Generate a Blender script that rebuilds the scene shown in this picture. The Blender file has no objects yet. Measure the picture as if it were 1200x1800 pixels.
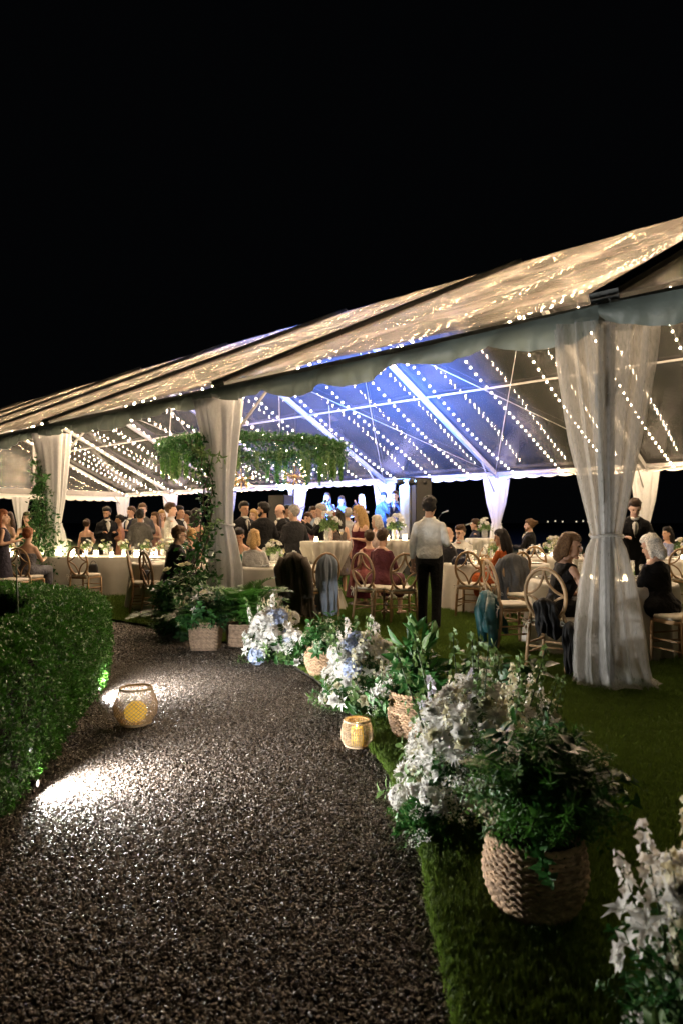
import bpy, bmesh, math, random
import numpy as np
from mathutils import Vector, Matrix, Quaternion

random.seed(11)
rng = np.random.default_rng(11)
scene = bpy.context.scene
COL = scene.collection
PI = math.pi

# ------------------------------------------------------------------ camera
# metres; ground z = 0; camera 1.45 m above the path, looking along +Y, 24 mm lens on an upright full frame
CH, FPX, HZ = 1.45, 1200.0, 919.0
cam_d = bpy.data.cameras.new('camera')
cam_d.sensor_fit = 'VERTICAL'; cam_d.sensor_height = 36.0; cam_d.lens = 24.0
cam_d.shift_y = (HZ - 900.0) / 1800.0
cam_d.clip_start = 0.05; cam_d.clip_end = 5000
cam_d.dof.use_dof = True; cam_d.dof.focus_distance = 6.3; cam_d.dof.aperture_fstop = 2.8
cam = bpy.data.objects.new('camera', cam_d); COL.objects.link(cam)
cam.location = (0, 0, CH); cam.rotation_euler = (math.radians(90), 0, 0)
scene.camera = cam

# ------------------------------------------------------------------ night sky
world = bpy.data.worlds.new('World'); scene.world = world; world.use_nodes = True
wn = world.node_tree.nodes; wl = world.node_tree.links
bgn = wn['Background']
sky = wn.new('ShaderNodeTexSky'); sky.sky_type = 'NISHITA'; sky.sun_disc = False
sky.sun_elevation = math.radians(-9); sky.sun_rotation = math.radians(200)
skm = wn.new('ShaderNodeMix'); skm.data_type = 'RGBA'
skm.inputs[0].default_value = 0.9
wl.new(sky.outputs[0], skm.inputs[6]); skm.inputs[7].default_value = (0.0035, 0.004, 0.005, 1)
wl.new(skm.outputs[2], bgn.inputs['Color'])
bgn.inputs['Strength'].default_value = 0.05

# ------------------------------------------------------------------ exposure and render
scene.view_settings.view_transform = 'Standard'; scene.view_settings.look = 'None'
scene.view_settings.exposure = 2.55; scene.view_settings.gamma = 1.0
scene.view_settings.use_curve_mapping = False
scene.render.engine = 'CYCLES'
cy = scene.cycles
cy.max_bounces = 7; cy.diffuse_bounces = 3; cy.glossy_bounces = 3; cy.transmission_bounces = 5
cy.transparent_max_bounces = 20; cy.sample_clamp_indirect = 1.2; cy.sample_clamp_direct = 40.0
cy.caustics_reflective = False; cy.caustics_refractive = False
cy.use_light_tree = True
cy.use_denoising = True
try:
    cy.denoiser = 'OPENIMAGEDENOISE'; cy.denoising_input_passes = 'RGB_ALBEDO_NORMAL'
except Exception:
    pass

# ================================================================== helpers
def ground(px, py):
    """ground point seen at a place of the photograph"""
    d = CH * FPX / (py - HZ)
    return ((px - 600) / FPX * d, d)
def wx(px, d):
    return (px - 600) / FPX * d
def wz(py, d):
    return CH + (HZ - py) / FPX * d

MATS = {}
def mat(name, col=(.5, .5, .5), rough=.6, metal=0., spec=.5, var=0., vscale=8., bump=0., bscale=60., transl=0., alpha=1.,
        emit=None, estr=0., sheen=0., col2=None, coat=0., bdist=.01):
    if name in MATS: return MATS[name]
    m = bpy.data.materials.new(name); m.use_nodes = True
    N = m.node_tree.nodes; L = m.node_tree.links
    b = N['Principled BSDF']; out = N['Material Output']
    b.inputs['Base Color'].default_value = (*col, 1)
    b.inputs['Roughness'].default_value = rough; b.inputs['Metallic'].default_value = metal
    b.inputs['Specular IOR Level'].default_value = spec
    if sheen: b.inputs['Sheen Weight'].default_value = sheen
    if coat: b.inputs['Coat Weight'].default_value = coat
    tc = None
    if var or bump or col2:
        tc = N.new('ShaderNodeTexCoord')
    if var or col2:
        nz = N.new('ShaderNodeTexNoise'); nz.inputs['Scale'].default_value = vscale; nz.inputs['Detail'].default_value = 5
        L.new(tc.outputs['Object'], nz.inputs['Vector'])
        oi = N.new('ShaderNodeObjectInfo')
        mr = N.new('ShaderNodeMapRange'); mr.inputs['From Min'].default_value = .3; mr.inputs['From Max'].default_value = .7
        L.new(nz.outputs['Fac'], mr.inputs['Value'])
        mx = N.new('ShaderNodeMix'); mx.data_type = 'RGBA'
        c2 = col2 if col2 else tuple(min(1, c * (1 + var)) for c in col)
        c1 = col if col2 else tuple(c * (1 - var) for c in col)
        mx.inputs[6].default_value = (*c1, 1); mx.inputs[7].default_value = (*c2, 1)
        L.new(mr.outputs[0], mx.inputs[0])
        hs = N.new('ShaderNodeHueSaturation')
        rv = N.new('ShaderNodeMapRange'); rv.inputs['To Min'].default_value = 1 - max(var, .1) * .6; rv.inputs['To Max'].default_value = 1 + max(var, .1) * .6
        L.new(oi.outputs['Random'], rv.inputs['Value']); L.new(rv.outputs[0], hs.inputs['Value'])
        L.new(mx.outputs[2], hs.inputs['Color']); L.new(hs.outputs[0], b.inputs['Base Color'])
        colsock = hs.outputs[0]
    else:
        colsock = None
    if bump:
        n2 = N.new('ShaderNodeTexNoise'); n2.inputs['Scale'].default_value = bscale; n2.inputs['Detail'].default_value = 4
        L.new(tc.outputs['Object'], n2.inputs['Vector'])
        bp = N.new('ShaderNodeBump'); bp.inputs['Strength'].default_value = bump; bp.inputs['Distance'].default_value = bdist
        L.new(n2.outputs['Fac'], bp.inputs['Height']); L.new(bp.outputs[0], b.inputs['Normal'])
    if emit:
        b.inputs['Emission Color'].default_value = (*emit, 1); b.inputs['Emission Strength'].default_value = estr
    surf = b.outputs[0]
    if transl:
        t = N.new('ShaderNodeBsdfTranslucent'); t.inputs['Color'].default_value = (*col, 1)
        if colsock: L.new(colsock, t.inputs['Color'])
        ms = N.new('ShaderNodeMixShader'); ms.inputs[0].default_value = transl
        L.new(surf, ms.inputs[1]); L.new(t.outputs[0], ms.inputs[2]); surf = ms.outputs[0]
    if alpha < 1:
        t = N.new('ShaderNodeBsdfTransparent'); ms = N.new('ShaderNodeMixShader'); ms.inputs[0].default_value = alpha
        L.new(t.outputs[0], ms.inputs[1]); L.new(surf, ms.inputs[2]); surf = ms.outputs[0]
    if surf is not b.outputs[0]: L.new(surf, out.inputs['Surface'])
    MATS[name] = m
    return m

def V3(*a): return np.array(a, float)

class MB:
    """collects faces of several shapes into one mesh"""
    def __init__(s): s.v = []; s.f = []; s.m = []; s.n = 0
    def add(s, v, f, m=0, M=None):
        v = np.asarray(v, float).reshape(-1, 3)
        if M is not None:
            A = np.array(M); v = v @ A[:3, :3].T + A[:3, 3]
        n = s.n
        s.f.extend([tuple(int(i) + n for i in q) for q in f]); s.m.extend([m] * len(f)); s.v.append(v); s.n += len(v)
        return s
    def box(s, c, d, m=0, rz=0., R=None):
        x, y, z = d[0] / 2, d[1] / 2, d[2] / 2
        v = np.array([(-x, -y, -z), (x, -y, -z), (x, y, -z), (-x, y, -z), (-x, -y, z), (x, -y, z), (x, y, z), (-x, y, z)])
        if R is None and rz: R = np.array(Matrix.Rotation(rz, 3, 'Z'))
        if R is not None: v = v @ np.array(R).T
        return s.add(v + np.array(c), [(0, 3, 2, 1), (4, 5, 6, 7), (0, 1, 5, 4), (1, 2, 6, 5), (2, 3, 7, 6), (3, 0, 4, 7)], m)
    def bar(s, a, b, w, h, m=0, up=(0, 0, 1)):
        a = V3(*a); b = V3(*b); d = b - a; L = np.linalg.norm(d); d = d / L
        x = np.cross(d, V3(*up)); x /= np.linalg.norm(x); y = np.cross(x, d)
        R = np.stack([x, d, y], 1)
        return s.box((a + b) / 2, (w, L, h), m, R=R)
    def tube(s, pts, r, n=6, m=0, caps=True, flat=None, closed=False):
        pts = np.asarray(pts, float); k = len(pts)
        r = np.broadcast_to(np.asarray(r, float), (k,))
        if closed:
            t = np.roll(pts, -1, 0) - np.roll(pts, 1, 0)
        else:
            t = np.gradient(pts, axis=0)
        t /= (np.linalg.norm(t, axis=1, keepdims=True) + 1e-12)
        ref = V3(0, 0, 1) if abs(t[0][2]) < .9 else V3(1, 0, 0)
        x = np.cross(t[0], ref); x /= np.linalg.norm(x)
        vs = []
        a = np.arange(n) / n * 2 * PI
        for i in range(k):
            x = x - t[i] * np.dot(x, t[i]); x /= (np.linalg.norm(x) + 1e-12); y = np.cross(t[i], x)
            fy = 1 if flat is None else flat
            vs.append(pts[i] + r[i] * (np.cos(a)[:, None] * x + fy * np.sin(a)[:, None] * y))
        v = np.concatenate(vs)
        f = []
        kk = k if closed else k - 1
        for i in range(kk):
            i2 = (i + 1) % k
            for j in range(n):
                j2 = (j + 1) % n
                f.append((i * n + j, i * n + j2, i2 * n + j2, i2 * n + j))
        if caps and not closed:
            f.append(tuple(range(n))[::-1]); f.append(tuple((k - 1) * n + j for j in range(n)))
        return s.add(v, f, m)
    def lathe(s, prof, n=16, m=0, c=(0, 0, 0), mod=None, M=None):
        k = len(prof); a = np.arange(n) / n * 2 * PI
        v = []
        for (r, z) in prof:
            rr = np.full(n, r) if mod is None else mod(r, z, a)
            v.append(np.stack([rr * np.cos(a), rr * np.sin(a), np.full(n, z)], 1))
        v = np.concatenate(v) + np.array(c)
        f = [(i * n + j, i * n + (j + 1) % n, (i + 1) * n + (j + 1) % n, (i + 1) * n + j) for i in range(k - 1) for j in range(n)]
        if prof[0][0] > 1e-4 and prof[0][0] < .02 or False: f.append(tuple(range(n))[::-1])
        return s.add(v, f, m, M)
    def ell(s, c, r, n=10, m=0, R=None):
        k = max(4, n // 2 + 1); a = np.arange(n) / n * 2 * PI
        v = [(0, 0, -1)]
        for i in range(1, k):
            p = -PI / 2 + PI * i / k
            for q in a: v.append((math.cos(p) * math.cos(q), math.cos(p) * math.sin(q), math.sin(p)))
        v.append((0, 0, 1)); v = np.array(v) * np.array(r)
        f = []
        for j in range(n): f.append((0, 1 + (j + 1) % n, 1 + j))
        for i in range(k - 2):
            for j in range(n):
                a0 = 1 + i * n; f.append((a0 + j, a0 + (j + 1) % n, a0 + n + (j + 1) % n, a0 + n + j))
        e = len(v) - 1; a0 = 1 + (k - 2) * n
        for j in range(n): f.append((a0 + j, a0 + (j + 1) % n, e))
        if R is not None: v = v @ np.array(R).T
        return s.add(v + np.array(c), f, m)
    def grid(s, P, m=0, wrap=False):
        P = np.asarray(P, float); a, b = P.shape[:2]
        f = []
        bb = b if wrap else b - 1
        for i in range(a - 1):
            for j in range(bb):
                j2 = (j + 1) % b
                f.append((i * b + j, i * b + j2, (i + 1) * b + j2, (i + 1) * b + j))
        return s.add(P.reshape(-1, 3), f, m)
    def mesh(s, name, mats, smooth=True):
        me = bpy.data.meshes.new(name)
        me.from_pydata(np.concatenate(s.v).tolist() if s.v else [], [], s.f)
        for mm in (mats if isinstance(mats, (list, tuple)) else [mats]): me.materials.append(mm)
        if any(s.m): me.polygons.foreach_set('material_index', s.m)
        if smooth: me.polygons.foreach_set('use_smooth', [True] * len(me.polygons))
        me.update(); return me
    def build(s, name, mats, parent=None, smooth=True, loc=None, rz=None):
        return put(name, s.mesh(name, mats, smooth), parent, loc, rz)

def put(name, data, parent=None, loc=None, rz=None, M=None):
    o = bpy.data.objects.new(name, data); COL.objects.link(o)
    if parent is not None: o.parent = parent
    if M is not None: o.matrix_local = M
    if loc is not None: o.location = loc
    if rz is not None: o.rotation_euler = (0, 0, rz)
    return o
def tag(o, label=None, cat=None, group=None, kind=None):
    if label: o['label'] = label
    if cat: o['category'] = cat
    if group: o['group'] = group
    if kind: o['kind'] = kind
    return o
def thing(name, label, cat, loc=(0, 0, 0), rz=0., group=None):
    o = put(name, None, None, loc, rz); o.empty_display_size = .1
    return tag(o, label, cat, group)
def npmesh(name, v, f, mats, mi=None, smooth=True):
    """fast mesh from numpy arrays, f of shape (n,3) or (n,4)"""
    me = bpy.data.meshes.new(name)
    v = np.asarray(v, np.float32); f = np.asarray(f, np.int32); n, k = f.shape
    me.vertices.add(len(v)); me.vertices.foreach_set('co', v.ravel())
    me.loops.add(n * k); me.loops.foreach_set('vertex_index', f.ravel())
    me.polygons.add(n); me.polygons.foreach_set('loop_start', np.arange(n, dtype=np.int32) * k)
    for mm in (mats if isinstance(mats, (list, tuple)) else [mats]): me.materials.append(mm)
    if mi is not None: me.polygons.foreach_set('material_index', np.asarray(mi, np.int32))
    if smooth: me.polygons.foreach_set('use_smooth', np.ones(n, dtype=bool))
    me.update(calc_edges=True); me.validate(); return me
def unit(a): return a / (np.linalg.norm(a, axis=-1, keepdims=True) + 1e-9)
def leaf_np(p, d, nrm, ln, wd, fold=.25, droop=.15):
    """leaves as folded pointed blades: base, left, right, mid, tip -> 4 triangles each"""
    p = np.asarray(p, float); d = unit(np.asarray(d, float)); nrm = np.asarray(nrm, float)
    n = len(p); ln = np.broadcast_to(ln, (n,))[:, None]; wd = np.broadcast_to(wd, (n,))[:, None]
    x = unit(np.cross(d, nrm)); nn = np.cross(x, d)
    mid = p + d * ln * .5
    tip = p + d * ln - nn * ln * droop
    L_ = p + d * ln * .45 - x * wd * .5 + nn * wd * fold
    R_ = p + d * ln * .45 + x * wd * .5 + nn * wd * fold
    v = np.stack([p, L_, R_, mid, tip], 1).reshape(-1, 3)
    b = (np.arange(n) * 5)[:, None]
    f = np.concatenate([b + np.array([[0, 3, 1]]), b + np.array([[0, 2, 3]]), b + np.array([[1, 3, 4]]), b + np.array([[3, 2, 4]])], 0)
    return v, f
def leaf_round(p, d, nrm, ln, wd, fold=.2, droop=.2):
    """rounder leaves: base, two pairs of edge points, two spine points, tip -> 8 triangles each"""
    p = np.asarray(p, float); d = unit(np.asarray(d, float)); nrm = np.asarray(nrm, float)
    n = len(p); ln = np.broadcast_to(ln, (n,))[:, None]; wd = np.broadcast_to(wd, (n,))[:, None]
    x = unit(np.cross(d, nrm)); nn = np.cross(x, d)
    m1 = p + d * ln * .32 - nn * ln * droop * .08; m2 = p + d * ln * .68 - nn * ln * droop * .42; tip = p + d * ln - nn * ln * droop
    e1 = x * wd * .5; e2 = x * wd * .42; u1 = nn * wd * fold
    v = np.stack([p, m1 - e1 + u1, m1, m1 + e1 + u1, m2 - e2 + u1 * .8, m2, m2 + e2 + u1 * .8, tip], 1).reshape(-1, 3)
    b = (np.arange(n) * 8)[:, None]
    F = [(0, 2, 1), (0, 3, 2), (1, 2, 5), (1, 5, 4), (2, 3, 6), (2, 6, 5), (4, 5, 7), (5, 6, 7)]
    return v, np.concatenate([b + np.array([q]) for q in F], 0)
def join_np(parts):
    vs, fs, o = [], [], 0
    for v, f in parts: vs.append(v); fs.append(f + o); o += len(v)
    return np.concatenate(vs), np.concatenate(fs)
def rdir(n, up=0.):
    a = rng.normal(size=(n, 3)); a[:, 2] += up; return unit(a)
def Rz(a): return Matrix.Rotation(a, 4, 'Z')
def look_q(d, roll=0.):
    """rotation whose local Z points along d"""
    q = Vector(d).to_track_quat('Z', 'Y')
    return q @ Quaternion((0, 0, 1), roll)
def TRS(loc, q, s): 
    return Matrix.LocRotScale(Vector(loc), q, Vector((s, s, s)) if not hasattr(s, '__len__') else Vector(s))

# ================================================================== materials
M_WOOD = mat('warm_limed_wood', (.30, .19, .095), .45, var=.25, vscale=14, bump=.15, bscale=90)
M_CUSH = mat('ivory_cushion', (.62, .58, .50), .8, var=.06, bump=.2, bscale=200)
M_CLOTH = mat('linen_cloth', (.62, .60, .55), .85, var=.05, bump=.25, bscale=220, transl=.08)
M_ALU = mat('white_frame', (.22, .215, .21), .5, var=.06, spec=.4)
M_VINYL_SHADE = mat('shade_toned_vinyl', (.15, .185, .17), .5, var=.12, vscale=3, bump=.5, bscale=7, transl=.18, bdist=.03)  # near valances: white vinyl, its dim outward side put into the colour
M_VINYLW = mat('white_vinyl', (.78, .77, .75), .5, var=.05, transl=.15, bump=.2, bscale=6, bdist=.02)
M_DARK = mat('charcoal_flap', (.035, .042, .04), .6, var=.15, bump=.2, bscale=30)
M_STEEL = mat('brushed_steel', (.45, .45, .44), .35, metal=.9)
M_BLACK = mat('matt_black', (.012, .012, .013), .55)
M_GLASS = mat('clear_glass', (.9, .92, .92), .03, spec=.8, alpha=.28)
M_CERAM = mat('white_ceramic', (.72, .71, .68), .25)
M_BULB = mat('warm_bulb', (1, .9, .7), .4, emit=(1., .71, .43), estr=210.)
M_FLAME = mat('candle_flame', (1, .8, .4), .5, emit=(1., .62, .22), estr=38.)
M_WAX = mat('candle_wax', (.85, .60, .10), .5, emit=(1., .72, .10), estr=.085, transl=.3)
M_VOTIVE = mat('lit_votive', (.9, .85, .7), .4, emit=(1., .78, .45), estr=22.)
# ================================================================== ground, path and lawn
EDGE_PX = [(835, 2150), (815, 1900), (800, 1790), (768, 1600), (745, 1480), (702, 1390), (642, 1290), (582, 1220), (505, 1163), (430, 1140), (320, 1113), (205, 1093), (60, 1070), (-200, 1045)]
EDGE = [ground(*p) for p in EDGE_PX]
def smooth_poly(pts, it=2):
    pts = [np.array(p, float) for p in pts]
    for _ in range(it):
        q = [pts[0]]
        for a, b in zip(pts[:-1], pts[1:]): q += [a * .75 + b * .25, a * .25 + b * .75]
        q.append(pts[-1]); pts = q
    return pts
EDGE = smooth_poly(EDGE)
EDGE = [(e[0] + .012 * math.sin(i * 1.7) + .008 * math.sin(i * 4.1), e[1]) for i, e in enumerate(EDGE)]

M_SOIL = mat('dark_soil', (.022, .017, .012), .95, var=.4, bump=.6, bscale=30)
M_PATH = mat('gravel_bed', (.03, .023, .018), .9, col2=(.08, .064, .052), vscale=55, bump=1.0, bscale=120, bdist=.012)
M_LAWN = mat('lawn_turf', (.018, .040, .008), .9, col2=(.03, .06, .012), vscale=5, bump=.8, bscale=140)
M_GRASS = mat('grass_blade', (.115, .19, .03), .55, var=.35, vscale=3, transl=.4, spec=.3)

g = MB(); S = 3000
g.add([(-S, -S, -.012), (S, -S, -.012), (S, S, -.012), (-S, S, -.012)], [(0, 1, 2, 3)])
tag(g.build('ground', M_SOIL), kind='structure')

# gravel path sheet: everything between the hedge and the lawn edge
pv = [(-9, -1.5), (EDGE[0][0], -1.5)] + [(e[0] + .05, e[1] + .02) for e in EDGE] + [(-9, 14.5)]
g = MB(); g.add([(x, y, 0) for x, y in pv], [tuple(range(len(pv)))])
path = tag(g.build('path', M_PATH), 'brown crushed gravel garden path curving past the hedge', kind='structure')

# lawn: one raised sheet with a cut edge along the path
lv = [(e[0], e[1]) for e in EDGE] + [(-160, 18), (-160, 400), (400, 400), (400, -8), (EDGE[0][0], -8)]
g = MB(); n = len(lv)
g.add([(x, y, .028) for x, y in lv] + [(x, y, -.02) for x, y in lv], [tuple(range(n))[::-1]] + [(i, (i + 1) % n, n + (i + 1) % n, n + i) for i in range(n)])
lo_ = g.build('lawn', [M_LAWN, M_SOIL], smooth=False); tag(lo_, kind='structure')
lo_.data.polygons.foreach_set('material_index', [0] + [1] * n)

def scatter_modifier(o, variants, density, smin, smax, seed, tilt):
    """scatter the variant meshes over the sheet as instances"""
    col = bpy.data.collections.new(o.name + '_variants')
    for v in variants: col.objects.link(v)
    ng = bpy.data.node_groups.new(o.name + '_scatter', 'GeometryNodeTree')
    ng.interface.new_socket('Geometry', in_out='INPUT', socket_type='NodeSocketGeometry')
    ng.interface.new_socket('Geometry', in_out='OUTPUT', socket_type='NodeSocketGeometry')
    N = ng.nodes; L = ng.links
    gi = N.new('NodeGroupInput'); go = N.new('NodeGroupOutput')
    dp = N.new('GeometryNodeDistributePointsOnFaces'); dp.inputs['Density'].default_value = density; dp.inputs['Seed'].default_value = seed
    ci = N.new('GeometryNodeCollectionInfo'); ci.inputs['Collection'].default_value = col
    ci.inputs['Separate Children'].default_value = True; ci.inputs['Reset Children'].default_value = True
    ip = N.new('GeometryNodeInstanceOnPoints'); ip.inputs['Pick Instance'].default_value = True
    rv = N.new('FunctionNodeRandomValue'); rv.data_type = 'FLOAT_VECTOR'
    rv.inputs[0].default_value = (-tilt, -tilt, 0); rv.inputs[1].default_value = (tilt, tilt, 6.283)
    rs = N.new('FunctionNodeRandomValue'); rs.data_type = 'FLOAT'
    rs.inputs[2].default_value = smin; rs.inputs[3].default_value = smax; rs.inputs['Seed'].default_value = 5
    L.new(gi.outputs[0], dp.inputs['Mesh']); L.new(dp.outputs['Points'], ip.inputs['Points'])
    L.new(ci.outputs[0], ip.inputs['Instance']); L.new(rv.outputs[0], ip.inputs['Rotation']); L.new(rs.outputs[1], ip.inputs['Scale'])
    L.new(ip.outputs[0], go.inputs[0])
    md = o.modifiers.new('scatter', 'NODES'); md.node_group = ng

# gravel stones lying on the path
M_STONE = []
for i, (c, r) in enumerate([((.125, .10, .083), .62), ((.25, .21, .18), .62), ((.045, .035, .029), .58), ((.40, .37, .34), .62), ((.16, .12, .095), .58)]):
    M_STONE.append(mat('gravel_stone_%s' % 'abcde'[i], c, r, var=.3, vscale=40, spec=.6))
stones = []
for i in range(10):
    bm = bmesh.new(); bmesh.ops.create_icosphere(bm, subdivisions=1, radius=1)
    for v in bm.verts:
        v.co = v.co * random.uniform(.6, 1.15); v.co.z *= random.uniform(.28, .5); v.co.x *= 1.5
    me = bpy.data.meshes.new('gravel_stone'); bm.to_mesh(me); bm.free(); me.materials.append(M_STONE[[0, 0, 1, 2, 2, 3, 4, 4, 0, 1][i]])
    stones.append(bpy.data.objects.new('gravel_stone', me))
EA = np.array(EDGE)
def edge_x(y):
    return float(np.interp(y, EA[:, 1], EA[:, 0]))
gy = [1.6, 2.0, 2.6, 3.2, 3.9, 4.6, 5.4, 6.2, 7.0]
near = [(edge_x(y) - .015, y) for y in gy]
g = MB(); a = [(x, y, .004) for x, y in near] + [(float(np.interp(y, [4.2, 4.21, 5.4, 6.2, 7.0], [-1.75, -1.95, -2.05, -2.2, -2.5])), y, .004) for y in gy[::-1]]
g.add(a, [tuple(range(len(a)))[::-1]])
o = tag(g.build('gravel', M_PATH), 'loose crushed gravel stones on the curving path', 'gravel', kind='stuff')
for p in o.data.polygons: 
    if p.normal.z < 0: o.data.flip_normals(); break
scatter_modifier(o, stones, 13500, .0024, .0084, 3, .95)
gy = [7.0, 7.6, 8.2, 9.0, 9.9]
g = MB(); a = [(edge_x(y) - .02, y, .003) for y in gy] + [(-4.2 + (y - 7) * -.5 if y > 7.7 else -2.6, y, .003) for y in gy[::-1]]
g.add(a, [tuple(range(len(a)))[::-1]])
o = tag(g.build('gravel', M_PATH), 'loose gravel at the far bend of the path', 'gravel', kind='stuff')
for p in o.data.polygons:
    if p.normal.z < 0: o.data.flip_normals(); break
scatter_modifier(o, stones, 3600, .006, .013, 4, .8)

# short mown grass
tufts = []
for i in range(6):
    nb = 9; vs = []; fs = []
    for k in range(nb):
        a = rng.uniform(0, 2 * PI); r0 = rng.uniform(0, .014); lean = rng.uniform(.1, .7); h = rng.uniform(.016, .034); w = .0016
        d = V3(math.cos(a), math.sin(a), 0); sd = V3(-d[1], d[0], 0); b = d * r0
        q = len(vs)
        vs += [b - sd * w, b + sd * w, b + d * h * lean * .4 + sd * w * .8 + V3(0, 0, h * .6), b + d * h * lean * .4 - sd * w * .8 + V3(0, 0, h * .6), b + d * h * lean + V3(0, 0, h)]
        fs += [(q, q + 1, q + 2), (q, q + 2, q + 3), (q + 3, q + 2, q + 4)]
    me = npmesh('grass_tuft', np.array(vs), np.array(fs), M_GRASS)
    tufts.append(bpy.data.objects.new('grass_tuft', me))
def grass_patch(y0, y1, xl, xr, dens, smin, smax, seed, label):
    ys = np.linspace(y0, y1, 12)
    a = [(xl(y), y, .027) for y in ys] + [(xr(y), y, .027) for y in ys[::-1]]
    g = MB(); g.add(a, [tuple(range(len(a)))])
    o = g.build('grass', M_LAWN); tag(o, label, 'grass', kind='stuff')
    if o.data.polygons[0].normal.z < 0: o.data.flip_normals()
    scatter_modifier(o, tufts, dens, smin, smax, seed, .35)
frx = lambda y: .55 * y + .3
grass_patch(1.7, 4.6, lambda y: edge_x(y) - .030 - .012 * math.sin(y * 31), frx, 7000, .8, 1.35, 1, 'short grass verge between the gravel and the nearest basket')
grass_patch(4.6, 8.2, lambda y: edge_x(y) + .004, frx, 3600, .9, 1.5, 2, 'mown grass around the sheer curtain and the flower border')
grass_patch(8.2, 12.5, lambda y: max(edge_x(min(y, 9.8)) - max(0, y - 9.8) * 1.2, -.5 * y), frx, 2200, 1.2, 2.0, 3, 'mown grass under the tables and chairs')

grass_patch(12.5, 20, lambda y: -.52 * y, frx, 900, 2.0, 3.2, 4, 'mown grass under the crowd and in front of the stage')

# ================================================================== boxwood hedge
M_BOX = mat('box_leaf', (.048, .165, .018), .36, var=.6, vscale=45, transl=.25, spec=.6)
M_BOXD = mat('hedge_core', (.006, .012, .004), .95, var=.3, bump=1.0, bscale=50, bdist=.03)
def catmull(pts, k=10):
    pts = [np.array(p, float) for p in pts]; P = [2 * pts[0] - pts[1]] + pts + [2 * pts[-1] - pts[-2]]; out = []
    for i in range(1, len(P) - 2):
        for j in range(k):
            t = j / k
            out.append(.5 * ((2 * P[i]) + (-P[i - 1] + P[i + 1]) * t + (2 * P[i - 1] - 5 * P[i] + 4 * P[i + 1] - P[i + 2]) * t * t + (-P[i - 1] + 3 * P[i] - 3 * P[i + 1] + P[i + 2]) * t ** 3))
    out.append(P[-2]); return np.array(out)
hc = catmull([(-1.86, 1.6), (-1.90, 2.6), (-2.02, 3.8), (-2.26, 5.1), (-2.42, 6.0), (-2.85, 7.05), (-3.7, 7.9), (-5.0, 8.45), (-7.2, 8.8), (-9.5, 8.9)], 8)
hz_top, hw = .70, .335
tan = unit(np.gradient(hc, axis=0)); nor = np.stack([tan[:, 1], -tan[:, 0]], 1)
prof = [(hw - .03, .02), (hw, .15), (hw + .01, .40), (hw, .62), (hw - .012, hz_top - .012), (hw - .05, hz_top), (0, hz_top + .008), (-hw + .05, hz_top), (-hw + .012, hz_top - .012), (-hw, .62), (-hw, .3), (-hw + .03, .02)]
core = []
for i in range(len(hc)):
    core.append([(hc[i][0] + nor[i][0] * s_, hc[i][1] + nor[i][1] * s_, z) for s_, z in prof])
core = np.array(core)
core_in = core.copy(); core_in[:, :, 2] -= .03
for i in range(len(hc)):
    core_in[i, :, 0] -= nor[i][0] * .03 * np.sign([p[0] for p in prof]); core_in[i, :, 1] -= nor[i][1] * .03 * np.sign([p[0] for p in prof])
hedge = thing('hedge', 'low clipped green box hedge curving along the gravel path', 'hedge', (0, 0, 0))
MB().grid(core_in).build('hedge_core', M_BOXD, hedge)
def surf_points(G_, dens):
    P, Nn = [], []
    a, b = G_.shape[:2]
    for i in range(a - 1):
        for j in range(b - 1):
            p0, p1, p2, p3 = G_[i, j], G_[i, j + 1], G_[i + 1, j + 1], G_[i + 1, j]
            nn = np.cross(p1 - p0, p3 - p0); ar = np.linalg.norm(nn)
            dd = dens(p0); k = rng.poisson(ar * dd)
            if k == 0: continue
            s_, t_ = rng.random((k, 1)), rng.random((k, 1))
            P.append((p0 * (1 - s_) + p1 * s_) * (1 - t_) + (p3 * (1 - s_) + p2 * s_) * t_); Nn.append(np.repeat((nn / ar)[None], k, 0))
    return np.concatenate(P), np.concatenate(Nn)
hp, hn = surf_points(core, lambda p: 9500 if p[1] < 6.3 else 5200)
cen = hp.copy()
c2 = hc[np.argmin(((hp[:, None, :2] - hc[None]) ** 2).sum(2), 1)]
outw = np.concatenate([hp[:, :2] - c2, (hp[:, 2:] - .45)], 1)
hn = np.where((hn * outw).sum(1, keepdims=True) < 0, -hn, hn)
lump = .022 * np.sin(hp[:, :1] * 23 + hp[:, 2:] * 17) * np.sin(hp[:, 1:2] * 19 + 1.3) + .014 * np.sin(hp[:, 1:2] * 47 + hp[:, 2:] * 39)
hp = hp + hn * (lump + rng.normal(0, .012, (len(hp), 1)))
ld = unit(hn * .8 + rdir(len(hp), .5) * .9)
v, f = leaf_np(hp - hn * .006, ld, unit(hn + rdir(len(hp)) * .6), rng.uniform(.014, .034, len(hp)) * (1 + .6 * (rng.random(len(hp)) > .94)), rng.uniform(.010, .017, len(hp)), .2)
put('hedge_leaves', npmesh('hedge_leaves', v, f, M_BOX), hedge)['kind'] = 'stuff'

# slim garden stake standing inside the hedge ring
sk = MB(); sk.tube([(0, 0, 0), (.005, 0, .6), (-.012, 0, 1.12)], [.007, .006, .005], 6)
x0 = wx(32, 5.4)
tag(sk.build('garden_stake', mat('green_cane', (.05, .11, .04), .5), loc=(x0, 5.4, 0)), 'slim green stake standing inside the hedge ring', 'stake')

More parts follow.
